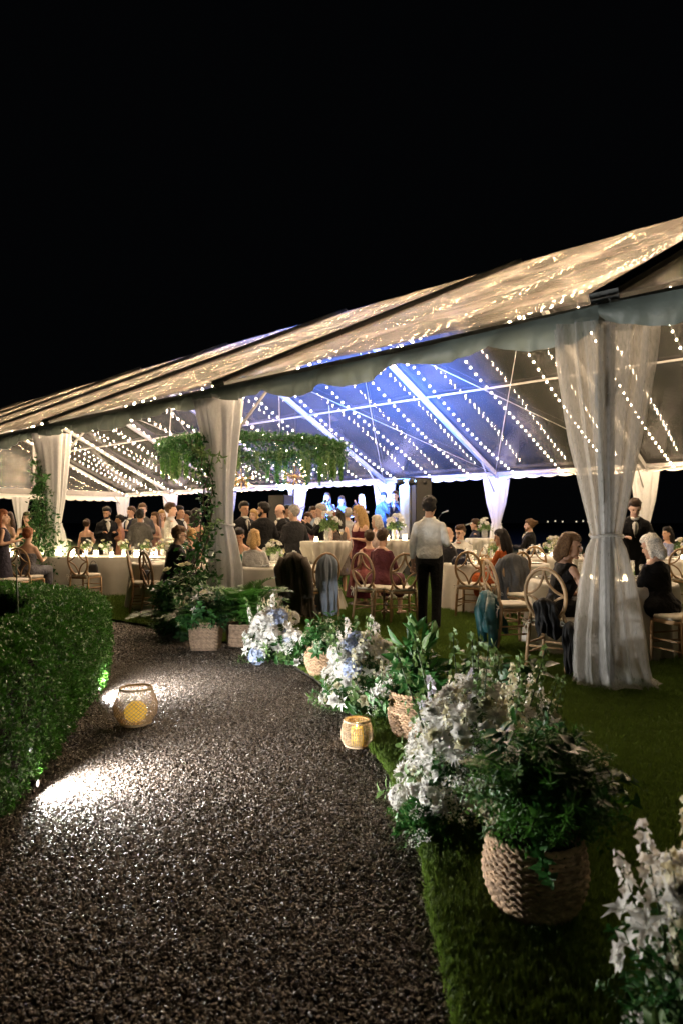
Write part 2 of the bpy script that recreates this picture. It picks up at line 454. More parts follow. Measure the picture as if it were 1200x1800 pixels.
# ================================================================== clear tent
P1 = (2.356, 6.08); BAY = 5.552; WID = 17.5; EAVE = 3.40; RIDGE = 7.62; SL = (RIDGE - EAVE) / (WID / 2)
T_ANG = math.atan2(-.6757, .7372)
TX0, TX1 = -7 * BAY, BAY                     # tent-local x of the two ends; poles every BAY
tent = thing('tent', 'large clear-roofed frame tent with white poles, glowing at night', 'tent', (P1[0], P1[1], 0), T_ANG)
def tl(x, y, z=0):
    """tent-local to world"""
    c, s_ = math.cos(T_ANG), math.sin(T_ANG)
    return (P1[0] + c * x - s_ * y, P1[1] + s_ * x + c * y, z)

# clear ribbed vinyl
m = bpy.data.materials.new('clear_vinyl'); m.use_nodes = True; N = m.node_tree.nodes; L = m.node_tree.links; N.clear()
out = N.new('ShaderNodeOutputMaterial'); tr = N.new('ShaderNodeBsdfTransparent'); tr.inputs[0].default_value = (.78, .76, .74, 1)
gl = N.new('ShaderNodeBsdfGlossy'); gl.inputs['Roughness'].default_value = .06; gl.inputs['Color'].default_value = (.95, .95, .95, 1)
tn = N.new('ShaderNodeBsdfTranslucent'); tn.inputs['Color'].default_value = (.90, .80, .71, 1)
df = N.new('ShaderNodeBsdfDiffuse'); df.inputs['Color'].default_value = (.7, .68, .66, 1)
tc = N.new('ShaderNodeTexCoord'); mp = N.new('ShaderNodeMapping')
L.new(tc.outputs['Object'], mp.inputs['Vector'])
wv = N.new('ShaderNodeTexWave'); wv.wave_type = 'BANDS'; wv.bands_direction = 'Y'; wv.inputs['Scale'].default_value = 5.0
wv.inputs['Distortion'].default_value = .04; wv.inputs['Detail'].default_value = 0.0
L.new(mp.outputs[0], wv.inputs['Vector'])
nz = N.new('ShaderNodeTexNoise'); nz.inputs['Scale'].default_value = .8; nz.inputs['Detail'].default_value = 3
L.new(tc.outputs['Object'], nz.inputs['Vector'])
ad = N.new('ShaderNodeMath'); ad.operation = 'MULTIPLY_ADD'; ad.inputs[1].default_value = 0.6
L.new(nz.outputs['Fac'], ad.inputs[0]); L.new(wv.outputs['Fac'], ad.inputs[2])
nz.inputs['Detail'].default_value = 1.0
bp = N.new('ShaderNodeBump'); bp.inputs['Strength'].default_value = .8; bp.inputs['Distance'].default_value = .014
L.new(wv.outputs['Fac'], bp.inputs['Height']); bq = N.new('ShaderNodeBump'); bq.inputs['Strength'].default_value = .55; bq.inputs['Distance'].default_value = .0016; L.new(ad.outputs[0], bq.inputs['Height']); L.new(bq.outputs[0], gl.inputs['Normal'])
fr = N.new('ShaderNodeFresnel'); fr.inputs['IOR'].default_value = 1.7; L.new(bq.outputs[0], fr.inputs['Normal'])
rf = N.new('ShaderNodeBsdfRefraction'); rf.inputs['Roughness'].default_value = .20; rf.inputs['IOR'].default_value = 1.12; rf.inputs['Color'].default_value = (.40, .38, .35, 1); L.new(bp.outputs[0], rf.inputs['Normal'])
mt_ = N.new('ShaderNodeMixShader'); mt_.inputs[0].default_value = .985; L.new(tr.outputs[0], mt_.inputs[1]); L.new(rf.outputs[0], mt_.inputs[2])
m1 = N.new('ShaderNodeMixShader'); L.new(fr.outputs[0], m1.inputs[0]); L.new(mt_.outputs[0], m1.inputs[1]); L.new(gl.outputs[0], m1.inputs[2])
m2 = N.new('ShaderNodeMixShader'); m2.inputs[0].default_value = .35; L.new(tn.outputs[0], m2.inputs[1]); L.new(df.outputs[0], m2.inputs[2])
# milky dust film, uneven
mrr = N.new('ShaderNodeMapRange'); mrr.inputs['From Min'].default_value = .3; mrr.inputs['From Max'].default_value = .75
mrr.inputs['To Min'].default_value = .09; mrr.inputs['To Max'].default_value = .16
L.new(nz.outputs['Fac'], mrr.inputs['Value'])
lw = N.new('ShaderNodeLayerWeight'); lw.inputs['Blend'].default_value = .5
pwn = N.new('ShaderNodeMath'); pwn.operation = 'POWER'; pwn.inputs[1].default_value = 4.0; L.new(lw.outputs['Facing'], pwn.inputs[0])
mul = N.new('ShaderNodeMath'); mul.operation = 'MULTIPLY_ADD'; mul.inputs[1].default_value = .15; L.new(pwn.outputs[0], mul.inputs[0]); L.new(mrr.outputs[0], mul.inputs[2])
m3 = N.new('ShaderNodeMixShader'); L.new(mul.outputs[0], m3.inputs[0]); L.new(m1.outputs[0], m3.inputs[1]); L.new(m2.outputs[0], m3.inputs[2])
L.new(m3.outputs[0], out.inputs['Surface']); M_CLEAR = m

def roof_z(y, dz=0.):
    return EAVE + SL * min(y, WID - y) + dz
poles = [BAY * (1 - k) for k in range(9)]    # BAY, 0, -BAY ... -7 BAY
for a, b in zip(poles[:-1], poles[1:]):
    for side in (0, 1):
        nu, nv = 10, 14; Pg = np.zeros((nu + 1, nv + 1, 3))
        for i in range(nu + 1):
            for j in range(nv + 1):
                u_, v_ = i / nu, j / nv
                y = v_ * WID / 2; sag = -.07 * math.sin(PI * u_) * math.sin(PI * v_) + .012 * math.sin(u_ * 23 + v_ * 9) * math.sin(PI * u_)
                y0 = (y - .12 * (1 - v_)) if side == 0 else WID - (y - .12 * (1 - v_))
                Pg[i, j] = (a + (b - a) * u_, y0, EAVE + SL * y + sag + .02)
        MB().grid(Pg).build('roof_panel', M_CLEAR, tent)
# rafters with dark outer flaps, poles, knee braces
for x in poles:
    r_ = MB()
    r_.bar((x, 0, EAVE - .10), (x, WID / 2, RIDGE - .10), .11, .17, up=(0, 0, 1)); r_.build('rafter', M_ALU, tent, False)
    r_ = MB(); r_.bar((x, WID, EAVE - .10), (x, WID / 2 + .06, RIDGE - .13), .11, .17, up=(0, 0, 1)); r_.build('rafter', M_ALU, tent, False)
    for sd in (0, 1):
        fl = MB(); y0, y1 = (-.02, WID / 2) if sd == 0 else (WID + .13, WID / 2)
        fl.bar((x, y0, EAVE + .045 - (.06 if sd == 0 else 0)), (x, y1, RIDGE + .055 - (.07 if sd == 0 else 0)), .26, .25 if sd == 0 else .012); fl.build('seam_flap', M_DARK, tent, False)
    for y, inn in ((0, 1), (WID, -1)):
        p = MB(); p.box((x, y, EAVE / 2 - .05), (.105, .105, EAVE - .1)); pl_ = p.build('pole', M_ALU, tent, False); p = MB(); p.box((x, y, .04), (.26, .26, .02)); p.build('base_plate', M_STEEL, pl_, False)
        k = MB(); k.tube([(x, y, 2.45), (x, y + inn * 1.15, roof_z(1.15, -.16))], .022, 8); k.build('knee_brace', M_ALU, pl_)
# purlins along the tent
for y, w in ((0, .11), (WID * .275, .05), (WID / 2, .05), (WID * .725, .05), (WID, .11)):
    for a, b in zip(poles[:-1], poles[1:]):
        z = roof_z(y, -.06 if w > .06 else -.08); p = MB(); p.box(((a + b) / 2, y, z), (BAY - .115, w, .13 if w > .06 else .05)); p.build('purlin', M_ALU, tent, False)
# crossed brace wires on the far slope
for a, b in ((poles[2], poles[3]), (poles[3], poles[4]), (poles[5], poles[6])):
    for s_, e in ((a, b), (b, a)):
        w = MB(); w.tube([(s_, WID - .1, roof_z(.1, -.1)), (e, WID * .53, roof_z(WID * .47, -.12))], .009, 5); w.build('brace_wire', M_STEEL, tent)
# gable end walls
for x in (TX0,):
    gm = MB(); ys = [0, WID / 3, WID / 2, WID * 2 / 3, WID]
    gm.add([(x, y, roof_z(y, -.02)) for y in ys] + [(x, y, EAVE - .1) for y in ys[::-1]], [tuple(range(10))]); gm.build('gable_panel', M_CLEAR, tent, False)
    for y in ys[1:-1]:
        p = MB(); p.box((x + .06, y, (EAVE + roof_z(y)) / 2 - .12), (.08, .19, roof_z(y) - EAVE - .12)); p.build('gable_post', M_ALU, tent, False)
    p = MB(); p.box((x + .06, WID / 2, EAVE - .08), (.12, WID - .2, .30)); p.build('gable_beam', M_ALU, tent, False)
# valances: wavy scalloped strips hanging from the eaves
def valance(a, b, y, out_, drop, per, mt, tt, soft):
    n = int(abs(b - a) / .05); nz_ = 7; Pg = np.zeros((n + 1, nz_, 3)); nz3 = rng.uniform(0, 6, 4)
    for i in range(n + 1):
        x = a + (b - a) * i / n
        ph = (x / per) % 1.0
        sc = abs(math.sin(PI * ph)) ** .6
        for j in range(nz_):
            t = j / (nz_ - 1)
            low = drop * ((.55 + .45 * sc) if soft > .5 else (.76 + .24 * sc)) + soft * .045 * math.sin(x * 1.9 + nz3[0])
            fold = soft * (.045 * math.sin(x * 5.1 + nz3[1] + t * 1.5) + .03 * math.sin(x * 13 + nz3[2] + t * 2) + .018 * math.sin(x * 29 + 3 * t)) * t
            Pg[i, j] = (x, y + out_ * (.03 * math.sin(t * PI) + .01) + fold, EAVE + .05 - .09 * (soft > .5) - t * low - soft * .045 * math.sin(PI * ((x - a) / (b - a))) )
    o = MB().grid(Pg).build('valance', mt, tt)
    return o
for a, b in zip(poles[:-1], poles[1:]):
    valance(a, b, -.14, -1, .25, 1.11, M_VINYL_SHADE, tent, 1.0)
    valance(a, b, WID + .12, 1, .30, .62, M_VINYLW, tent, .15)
# end valance below the gable beam
n = 340; Pg = np.zeros((n + 1, 4, 3))
for i in range(n + 1):
    y = WID * i / n; sc = abs(math.sin(PI * y / .62)) ** .6
    for j in range(4): Pg[i, j] = (TX0 - .02, y, EAVE - .2 - j / 3 * (.28 + .08 * sc))
MB().grid(Pg).build('valance', M_VINYLW, tent)
# two hanging ratchet straps with buckles on the poles nearest the path
for x in (0, -BAY):
    s_ = MB(); s_.box((x - .02, -.075, 2.95), (.045, .012, .5)); s_.box((x - .02, -.085, 2.62), (.085, .035, .30)); s_.box((x - .02, -.075, 2.05), (.05, .01, .86))
    s_.tube([(x - .045, -.085, 3.1), (x + .005, -.085, 3.1), (x + .005, -.085, 3.18), (x - .045, -.085, 3.18)], .006, 5, closed=True)
    s_.build('ratchet_strap', mat('grey_webbing', (.16, .17, .16), .8, bump=.3, bscale=200), tent, False)

# ------------------------------------------------------------------ string lights
bulb_me = MB().ell((0, 0, 0), (.0155, .0155, .020), 8).mesh('bulb', M_BULB)
M_CABLE = mat('light_cable', (.03, .03, .028), .6)
ORD = ['first', 'second', 'third', 'fourth', 'fifth', 'sixth', 'seventh', 'eighth', 'ninth', 'tenth', 'eleventh', 'twelfth', 'thirteenth', 'fourteenth', 'fifteenth', 'sixteenth', 'seventeenth', 'eighteenth', 'nineteenth']
k = 0
for bi, (a, b) in enumerate(zip(poles[:-1], poles[1:])):
    for fr_ in (.17, .5, .83):
        x = a + (b - a) * fr_
        for side in ((0, 1) if bi else (1,)):
            st = thing('string_light', 'warm bulb string under the %s roof slope, %s bay from the right, %s of three' % ('near' if side == 0 else 'far', ORD[bi], {.17: 'rightmost', .5: 'middle', .83: 'leftmost'}[fr_]), 'string lights', group='string lights under the %s roof slope' % ('near' if side == 0 else 'far'))
            st.parent = None; st.location = tl(x, 0); st.rotation_euler = (0, 0, T_ANG)
            n = 31; pts = []
            for i in range(60):
                t = i / 59; yy = .12 + t * (WID / 2 - .2)
                z = roof_z(yy, -.22) - .22 * math.sin(PI * t) - .06 * math.sin(PI * t * 2) * ((k % 3) - 1)
                pts.append((.03 * math.sin(t * 5 + k), yy if side == 0 else WID - yy, z))
            pts = np.array(pts); c_ = MB(); c_.tube(pts, .0035, 4, caps=False); c_.build('cable', M_CABLE, st)
            for i in range(n):
                t = (i + .5 + random.uniform(-.12, .12)) / n * 59; i0 = int(t); p = pts[i0] * (1 - t + i0) + pts[min(59, i0 + 1)] * (t - i0)
                put('bulb', bulb_me, st, (p[0], p[1], p[2] - .035))
            k += 1

# ------------------------------------------------------------------ curtains gathered round the poles
def sheer(name, col, a_tr, a_tl, rough=.35):
    m = bpy.data.materials.new(name); m.use_nodes = True; N = m.node_tree.nodes; L = m.node_tree.links
    b = N['Principled BSDF']; out = N['Material Output']; b.inputs['Base Color'].default_value = (*col, 1); b.inputs['Roughness'].default_value = rough
    tc = N.new('ShaderNodeTexCoord'); n2 = N.new('ShaderNodeTexNoise'); n2.inputs['Scale'].default_value = 60; n2.inputs['Detail'].default_value = 5
    mp = N.new('ShaderNodeMapping'); mp.inputs['Scale'].default_value = (1, 1, .25); L.new(tc.outputs['Object'], mp.inputs[0]); L.new(mp.outputs[0], n2.inputs['Vector'])
    bp = N.new('ShaderNodeBump'); bp.inputs['Strength'].default_value = .5; bp.inputs['Distance'].default_value = .008; L.new(n2.outputs['Fac'], bp.inputs['Height']); L.new(bp.outputs[0], b.inputs['Normal'])
    t = N.new('ShaderNodeBsdfTransparent'); l = N.new('ShaderNodeBsdfTranslucent'); l.inputs[0].default_value = (*col, 1)
    x1 = N.new('ShaderNodeMixShader'); x1.inputs[0].default_value = a_tl; L.new(b.outputs[0], x1.inputs[1]); L.new(l.outputs[0], x1.inputs[2])
    x2 = N.new('ShaderNodeMixShader'); L.new(x1.outputs[0], x2.inputs[1]); L.new(t.outputs[0], x2.inputs[2])
    mr = N.new('ShaderNodeMapRange'); mr.inputs['From Min'].default_value = .3; mr.inputs['From Max'].default_value = .7; mr.inputs['To Min'].default_value = a_tr - .08; mr.inputs['To Max'].default_value = a_tr + .08
    L.new(n2.outputs['Fac'], mr.inputs[0]); L.new(mr.outputs[0], x2.inputs[0])
    L.new(x2.outputs[0], out.inputs['Surface']); return m
M_SHEER = sheer('sheer_voile', (.58, .57, .54), .57, .30)
M_DRAPE = sheer('white_drape', (.70, .71, .73), .10, .35, .6)
def curtain(label, loc, levels, pleats, mt, seg=240, seed=0, group=None, tie_z=None, ang=0., hollow=.0):
    """levels: (z, cx, cy, half width, half depth, pleat amplitude) from the top down"""
    t = thing('curtain', label, 'curtain', loc, ang, group)
    rr = np.random.default_rng(seed); lv = np.array(levels, float); zs = np.concatenate([np.linspace(lv[0, 0], lv[-1, 0], 70)])
    a = np.arange(seg) / seg * 2 * PI; ph = rr.uniform(0, 6, 6); rows = []
    for z in zs:
        q = [np.interp(-z, -lv[:, 0], lv[:, k]) for k in range(1, 6)]
        w = q[4] * (np.sin(pleats * a + ph[0] + .5 * math.sin(z * 1.3)) * .6 + np.sin((pleats * .5 + .5).__round__() * a + ph[1] + z * .5) * .55 + np.sin(pleats * 2 * a + ph[2]) * .2)
        ex = q[2] * np.sign(np.cos(a)) * np.abs(np.cos(a)) ** .8 * (1 + w); ey = q[3] * np.sin(a) * (1 + w * 1.3)
        rows.append(np.stack([q[0] + ex, q[1] + ey, np.full(seg, z)], 1))
    rows = np.array(rows)
    rows[-1, :, 2] += .015 * np.sin(a * 5 + ph[3]) + .015
    MB().grid(rows, wrap=True).build('fabric', mt, t)
    if tie_z is not None:
        q = [np.interp(-tie_z, -lv[:, 0], lv[:, k]) for k in range(1, 6)]
        tb = MB(); tb.tube([(q[0] + (q[2] * 1.06 + .012) * math.cos(x), q[1] + (q[3] * 1.06 + .012) * math.sin(x), tie_z + .01 * math.sin(3 * x)) for x in np.arange(24) / 24 * 2 * PI], .016, 6, closed=True); tb.build('tieback', mt, t)
    return t
pw = lambda x, y: (tl(x, y)[0], tl(x, y)[1], 0)
curtain('sheer curtain gathered round the nearest tent pole, pooling on the grass', pw(0, 0),
        [(3.20, -.005, 0, .42, .17, .14), (2.9, -.005, 0, .39, .17, .16), (2.2, -.005, 0, .28, .15, .20), (1.7, .0, 0, .185, .12, .22), (1.36, .0, 0, .125, .08, .16), (1.31, .0, 0, .12, .075, .14),
         (1.22, .0, 0, .15, .10, .24), (.9, .01, 0, .21, .14, .26), (.45, .02, 0, .265, .17, .24), (.16, .03, -.02, .295, .20, .18), (.06, .04, -.05, .31, .22, .14), (.03, .06, -.08, .37, .28, .1)], 13, M_SHEER, 360, 3, tie_z=1.335)
curtain('off-white curtain tied round the vine-wrapped pole by the fern baskets', pw(-BAY, 0),
        [(3.22, -.02, 0, .34, .15, .12), (2.6, .02, 0, .23, .15, .22), (1.9, .03, 0, .155, .12, .22), (1.45, .03, 0, .15, .10, .12), (1.40, .03, 0, .145, .09, .1), (1.3, .04, 0, .17, .11, .22), (.8, .08, 0, .22, .14, .26), (.3, .09, 0, .24, .16, .24), (.03, .09, 0, .26, .18, .18)], 9, M_DRAPE, 240, 4, tie_z=1.42)
curtain('off-white curtain tied round the ivy-covered pole behind the hedge', pw(-2 * BAY, 0),
        [(3.22, .05, 0, .36, .15, .12), (2.6, .10, 0, .26, .15, .16), (1.9, .12, 0, .18, .12, .16), (1.45, .10, 0, .14, .10, .12), (1.3, .10, 0, .18, .12, .2), (.8, .12, 0, .26, .16, .22), (.03, .13, 0, .33, .22, .15)], 9, M_DRAPE, 200, 5, tie_z=1.42)
for kk, lb in ((7, 'white curtain on the farthest corner pole of the tent'), (1, 'white tied curtain on the far pole seen through the nearest sheer curtain'), (2, 'white tied curtain on the far pole beside the keyboard player'), (3, 'blue-lit white curtain on the far pole behind the singers'), (4, 'blue-lit white curtain on the far pole behind the left loudspeaker'), (5, 'white curtain on a distant far-side pole behind the standing crowd'), (6, 'white curtain on the distant corner pole behind the crowd')):
    x = -kk * BAY if kk != 1 else -BAY
    curtain(lb, pw(x - 0 * BAY, WID), [(3.15, 0, 0, .46, .16, .12), (2.2, 0, 0, .33, .14, .15), (1.45, 0, 0, .16, .1, .12), (1.3, 0, 0, .2, .12, .15), (.03, 0, 0, .34, .2, .15)], 8, M_DRAPE, 96, 10 + kk, tie_z=1.4)
curtain('pale tied curtain on the gable post behind the head table', pw(TX0 + .1, WID * .62), [(2.95, 0, 0, .34, .62, .12), (2.0, 0, 0, .22, .42, .15), (1.25, 0, 0, .12, .24, .12), (.03, 0, 0, .2, .34, .15)], 8, M_DRAPE, 96, 20)
# ================================================================== path lights at the foot of the hedge
M_LENS = mat('cool_lamp_lens', (1, 1, 1), .3, emit=(.95, .97, 1.0), estr=60.)
M_BRONZE = mat('bronze_fixture', (.05, .035, .025), .45, metal=.6)
def path_light(label, x, y, aim, energy, ang=150):
    t = thing('path_light', label, 'path light', (x, y, 0), math.atan2(aim[1], aim[0]))
    b = MB(); b.tube([(0, 0, -.02), (0, 0, .055)], .008, 6); b.build('stake', M_BRONZE, t)
    h = MB(); h.lathe([(.004, -.035), (.016, -.03), (.020, 0), (.021, .026), (.019, .027), (.018, .018)], 14, M=Matrix.Translation((0, 0, .06)) @ Matrix.Rotation(PI / 2, 4, 'Y')); h.build('lamp_head', M_BRONZE, t)
    l = MB(); l.lathe([(.0005, .020), (.0175, .018)], 14, M=Matrix.Translation((0, 0, .06)) @ Matrix.Rotation(PI / 2, 4, 'Y')); l.build('lens', M_LENS, t)
    sd = bpy.data.lights.new('path_light_beam', 'SPOT'); sd.energy = energy; sd.color = (1., .96, .90); sd.spot_size = math.radians(ang); sd.spot_blend = 1.0; sd.shadow_soft_size = .03
    so = put('lamp_beam', sd, t, (.03, 0, .085)); so.rotation_euler = Vector((1, 0, aim[2])).to_track_quat('-Z', 'Y').to_euler()
    return t
path_light('small bronze spotlight at the foot of the hedge, blazing on the near gravel', -1.64, 3.64, (1, .04, .07), 84, 170)
path_light('small spotlight behind the larger lantern at the hedge corner', -2.01, 5.60, (1, .30, .07), 80, 170)

# ================================================================== leaves, flowers, baskets
M_LEAF = mat('glossy_leaf', (.036, .125, .028), .45, var=.4, vscale=38, transl=.22, spec=.4)
M_LEAFD = mat('dark_leaf', (.02, .07, .02), .42, var=.4, vscale=38, transl=.12, spec=.4)
M_FERN = mat('fern_green', (.055, .165, .022), .5, var=.35, vscale=38, transl=.3)
M_SAGE = mat('pale_green', (.12, .21, .065), .5, var=.3, vscale=38, transl=.3)
M_STEM = mat('plant_stem', (.04, .075, .02), .6, var=.2)
M_WOODY = mat('vine_bark', (.06, .04, .025), .9, bump=.5)
M_WHITE = mat('white_petal', (.86, .85, .82), .5, var=.06, vscale=20, transl=.42, spec=.3)
M_CREAM = mat('cream_petal', (.74, .71, .52), .5, var=.1, vscale=20, transl=.4, spec=.3)
M_BLUE = mat('blue_petal', (.40, .47, .66), .5, var=.2, vscale=20, transl=.3)
M_LAV = mat('lavender_petal', (.60, .58, .70), .5, var=.2, vscale=20, transl=.3)
M_WICK = mat('seagrass_rope', (.42, .28, .17), .75, var=.35, vscale=30, bump=.6, bscale=180)
M_PLANT = mat('weathered_wicker', (.27, .19, .13), .7, var=.35, vscale=30, bump=.4, bscale=160)
M_RATT = mat('pale_rattan', (.42, .29, .18), .6, var=.3, vscale=30, bump=.3, bscale=160)

def petals(n, ln, wd, elev, rr=0., z=0., seed=0, fold=.25, droop=.1):
    r = np.random.default_rng(seed); a = np.arange(n) / n * 2 * PI + r.uniform(0, 6) + r.normal(0, .08, n)
    e = elev + r.normal(0, .10, n)
    d = np.stack([np.cos(a) * np.cos(e), np.sin(a) * np.cos(e), np.sin(e)], 1)
    p = np.stack([np.cos(a) * rr, np.sin(a) * rr, np.full(n, z)], 1)
    return leaf_np(p, d, np.tile([[0, 0, 1.]], (n, 1)) - d * .5, ln * r.uniform(.85, 1.1, n), wd, fold, droop)
def floret_cloud(n, fn, size, seed, k=4):
    r = np.random.default_rng(seed); parts = []
    pts, dirs = fn(n, r)
    for p, d in zip(pts, dirs):
        q = np.array(look_q(d, r.uniform(0, 6)).to_matrix())
        v, f = petals(k, size * r.uniform(.8, 1.2), size * .85, .35, 0, 0, int(r.integers(1e6)), .15, .1)
        parts.append((v @ q.T + p, f))
    return join_np(parts)
BL = {}
v, f = join_np([petals(22, 1, .2, .15, .06, 0, 1), petals(20, .9, .2, .45, .06, .05, 2), petals(16, .75, .2, .8, .05, .1, 3), petals(10, .55, .18, 1.15, .03, .15, 4)])
BL['mum'] = npmesh('chrysanthemum', v, f, M_WHITE)
v, f = join_np([petals(6, 1.05, .85, .25, .1, 0, 5, .3, -.15), petals(6, .9, .8, .65, .08, .05, 6, .35, -.2), petals(5, .75, .7, 1.0, .05, .1, 7, .4, -.1), petals(4, .55, .55, 1.3, .03, .15, 8, .4, 0)])
BL['rose'] = npmesh('garden_rose', v, f, M_WHITE); BL['rosec'] = npmesh('garden_rose_cream', v, f, M_CREAM)
v, f = join_np([petals(6, 1.2, .5, .55, .05, 0, 9, .3, .25), petals(5, .35, .1, 1.2, .02, .1, 10)])
BL['lily'] = npmesh('lily', v, f, M_WHITE)
def sph(n, r):
    d = unit(r.normal(size=(n, 3)) + np.array([0, 0, .45])); d[:, 2] = np.maximum(d[:, 2], -.35); return d * .8, unit(d)
v, f = floret_cloud(60, sph, .34, 11); BL['hyd'] = npmesh('hydrangea_head', v, f, M_BLUE); BL['hydw'] = npmesh('hydrangea_head_white', v, f, M_WHITE)
def spk(n, r):
    t = np.linspace(.30, 1, n); a = np.arange(n) * 2.4 + r.uniform(0, .4, n); rad = .050 * (1 - ((t - .3) / .75) ** 1.6) + .008
    d = np.stack([np.cos(a), np.sin(a), np.full(n, .35)], 1); return np.stack([np.cos(a) * rad, np.sin(a) * rad, t], 1), unit(d)
def spike_mesh(name, mt, size, n, seed):
    v, f = floret_cloud(n, spk, size, seed, 5)
    me_v = [v]; me_f = [f]
    st = MB(); st.tube([(0, 0, 0), (.01, 0, .5), (0, 0, 1)], [.009, .007, .004], 4, caps=False)
    sv = np.concatenate(st.v); sf = np.array(st.f); tri = np.concatenate([sf[:, [0, 1, 2]], sf[:, [0, 2, 3]]]) + len(v)
    mi = np.concatenate([np.zeros(len(f)), np.ones(len(tri))])
    return npmesh(name, np.concatenate([v, sv]), np.concatenate([f, tri]), [mt, M_STEM], mi)
BL['spw'] = spike_mesh('delphinium_white', M_WHITE, .038, 34, 21); BL['spc'] = spike_mesh('stock_cream', M_CREAM, .034, 34, 22); BL['spl'] = spike_mesh('delphinium_lavender', M_LAV, .038, 30, 23)
BL['spg'] = spike_mesh('bells_green', M_SAGE, .028, 34, 24)
def umb(n, r):
    a = r.uniform(0, 6.28, n); q = np.sqrt(r.uniform(0, 1, n)); p = np.stack([np.cos(a) * q, np.sin(a) * q, .25 * (1 - q * q) + r.normal(0, .08, n)], 1); return p, np.tile([[0, 0, 1.]], (n, 1)) + r.normal(0, .4, (n, 3))
v, f = floret_cloud(46, umb, .13, 31); BL['umb'] = npmesh('lace_flower', v, f, M_WHITE); BL['umbc'] = npmesh('astilbe_plume', v, f, M_CREAM)
def big_leaf(name, mt, wid, curl):
    n = 7; P_ = np.zeros((n + 1, 5, 3))
    for i in range(n + 1):
        t = i / n; w = wid * (math.sin(PI * min(1, t * .96 + .02)) ** .75) * (1 - .25 * t)
        for j in range(5):
            s_ = (j - 2) / 2; P_[i, j] = (s_ * w * .5, -curl * t * t + abs(s_) * w * .22 + .012 * math.sin(t * 9 + j), t)
    return MB().grid(P_).mesh(name, mt)
LF = {'big': big_leaf('leaf', M_LEAF, .42, .30), 'bigd': big_leaf('leaf', M_LEAFD, .45, .25), 'thin': big_leaf('leaf', M_LEAF, .26, .35), 'pale': big_leaf('leaf', M_SAGE, .34, .25)}
def frond_mesh(n, seed, mt, narrow=.28, arch=.55):
    r = np.random.default_rng(seed); t = np.linspace(.12, .98, n)
    curve = lambda t: np.stack([np.zeros_like(t), arch * t ** 2.1, t * (1 - .28 * t ** 2)], 1)
    p = curve(t); tg = unit(np.gradient(p, axis=0)); parts = []
    for sd in (-1, 1):
        d = tg * .55 + np.array([[sd, 0, 0]]) + r.normal(0, .06, (n, 3)); nn = np.cross(np.tile([[1., 0, 0]], (n, 1)), tg)
        parts.append(leaf_round(p, d, -nn, narrow * np.sin(PI * (t * .82 + .14)) ** .8, .026, .05, .12))
    st = MB(); tt = np.linspace(0, 1, 9); st.tube(curve(tt), np.linspace(.010, .003, 9), 4, caps=False)
    sf = np.array(st.f); parts.append((np.concatenate(st.v), np.concatenate([sf[:, [0, 1, 2]], sf[:, [0, 2, 3]]])))
    v, f = join_np(parts); return npmesh('frond', v, f, mt)
FR = [frond_mesh(26, i, M_FERN, .28, .4 + .12 * i) for i in range(3)]
FE = [frond_mesh(30, 7 + i, M_FERN, .20, .25 + .15 * i) for i in range(2)]
def sprig_mesh(name, n, ln, wd, seed, mt, h=1., bend=.3):
    r = np.random.default_rng(seed); t = np.linspace(.1, 1, n); a = np.arange(n) * 2.4
    p = np.stack([bend * t * t * h, .05 * np.sin(t * 5), t * h * (1 - .2 * t * t)], 1); d = np.stack([np.cos(a), np.sin(a), np.full(n, .6)], 1) + r.normal(0, .2, (n, 3))
    parts = [leaf_round(p, d, np.tile([[0, 0, 1.]], (n, 1)) + r.normal(0, .2, (n, 3)), ln * r.uniform(.7, 1.15, n), wd, .18, .25)]
    st = MB(); st.tube(np.concatenate([[[0, 0, 0]], p[::2]]), .008, 4, caps=False); sf = np.array(st.f)
    parts.append((np.concatenate(st.v), np.concatenate([sf[:, [0, 1, 2]], sf[:, [0, 2, 3]]])))
    v, f = join_np(parts); return npmesh(name, v, f, mt)
SP = {'leafyn': sprig_mesh('sprig', 34, .13, .055, 11, M_LEAF), 'darkn': sprig_mesh('sprig', 24, .18, .085, 12, M_LEAFD), 'fernyn': sprig_mesh('sprig', 60, .12, .016, 13, M_FERN), 'leafy': sprig_mesh('sprig', 18, .24, .11, 1, M_LEAF), 'dark': sprig_mesh('sprig', 14, .34, .15, 2, M_LEAFD), 'fine': sprig_mesh('sprig', 34, .16, .03, 3, M_FERN), 'sage': sprig_mesh('sprig', 22, .18, .07, 4, M_SAGE), 'olive': sprig_mesh('sprig', 24, .22, .055, 5, M_SAGE, bend=.5)}

def dome_dir(r, lo=.15, hi=1.):
    a = r.uniform(0, 2 * PI); e = r.uniform(lo, hi) * PI / 2
    return V3(math.cos(a) * math.cos(e), math.sin(a) * math.cos(e), math.sin(e))
def foliage_cloud(n, rx, ry, h, lmin, lmax, mt, parent, seed, z0=.02, name='foliage', wr=.4):
    r = np.random.default_rng(seed); d = unit(r.normal(size=(n, 3))); d[:, 2] = np.abs(d[:, 2]); q = r.uniform(.25, 1., (n, 1)) ** .5
    p = d * q * np.array([rx, ry, h]) * (.75 + .25 * np.sin(d[:, :1] * 5 + d[:, 1:2] * 7 + seed)); p[:, 2] += z0
    ld = unit(d * .8 + unit(r.normal(size=(n, 3))) + np.array([0, 0, .25])); ln = r.uniform(lmin, lmax, n)
    v, f = leaf_np(p, ld, unit(r.normal(size=(n, 3)) + np.array([0, 0, .8])), ln, ln * wr, .2, .2)
    o = put(name, npmesh(name, v, f, mt), parent); o['kind'] = 'stuff'; return o

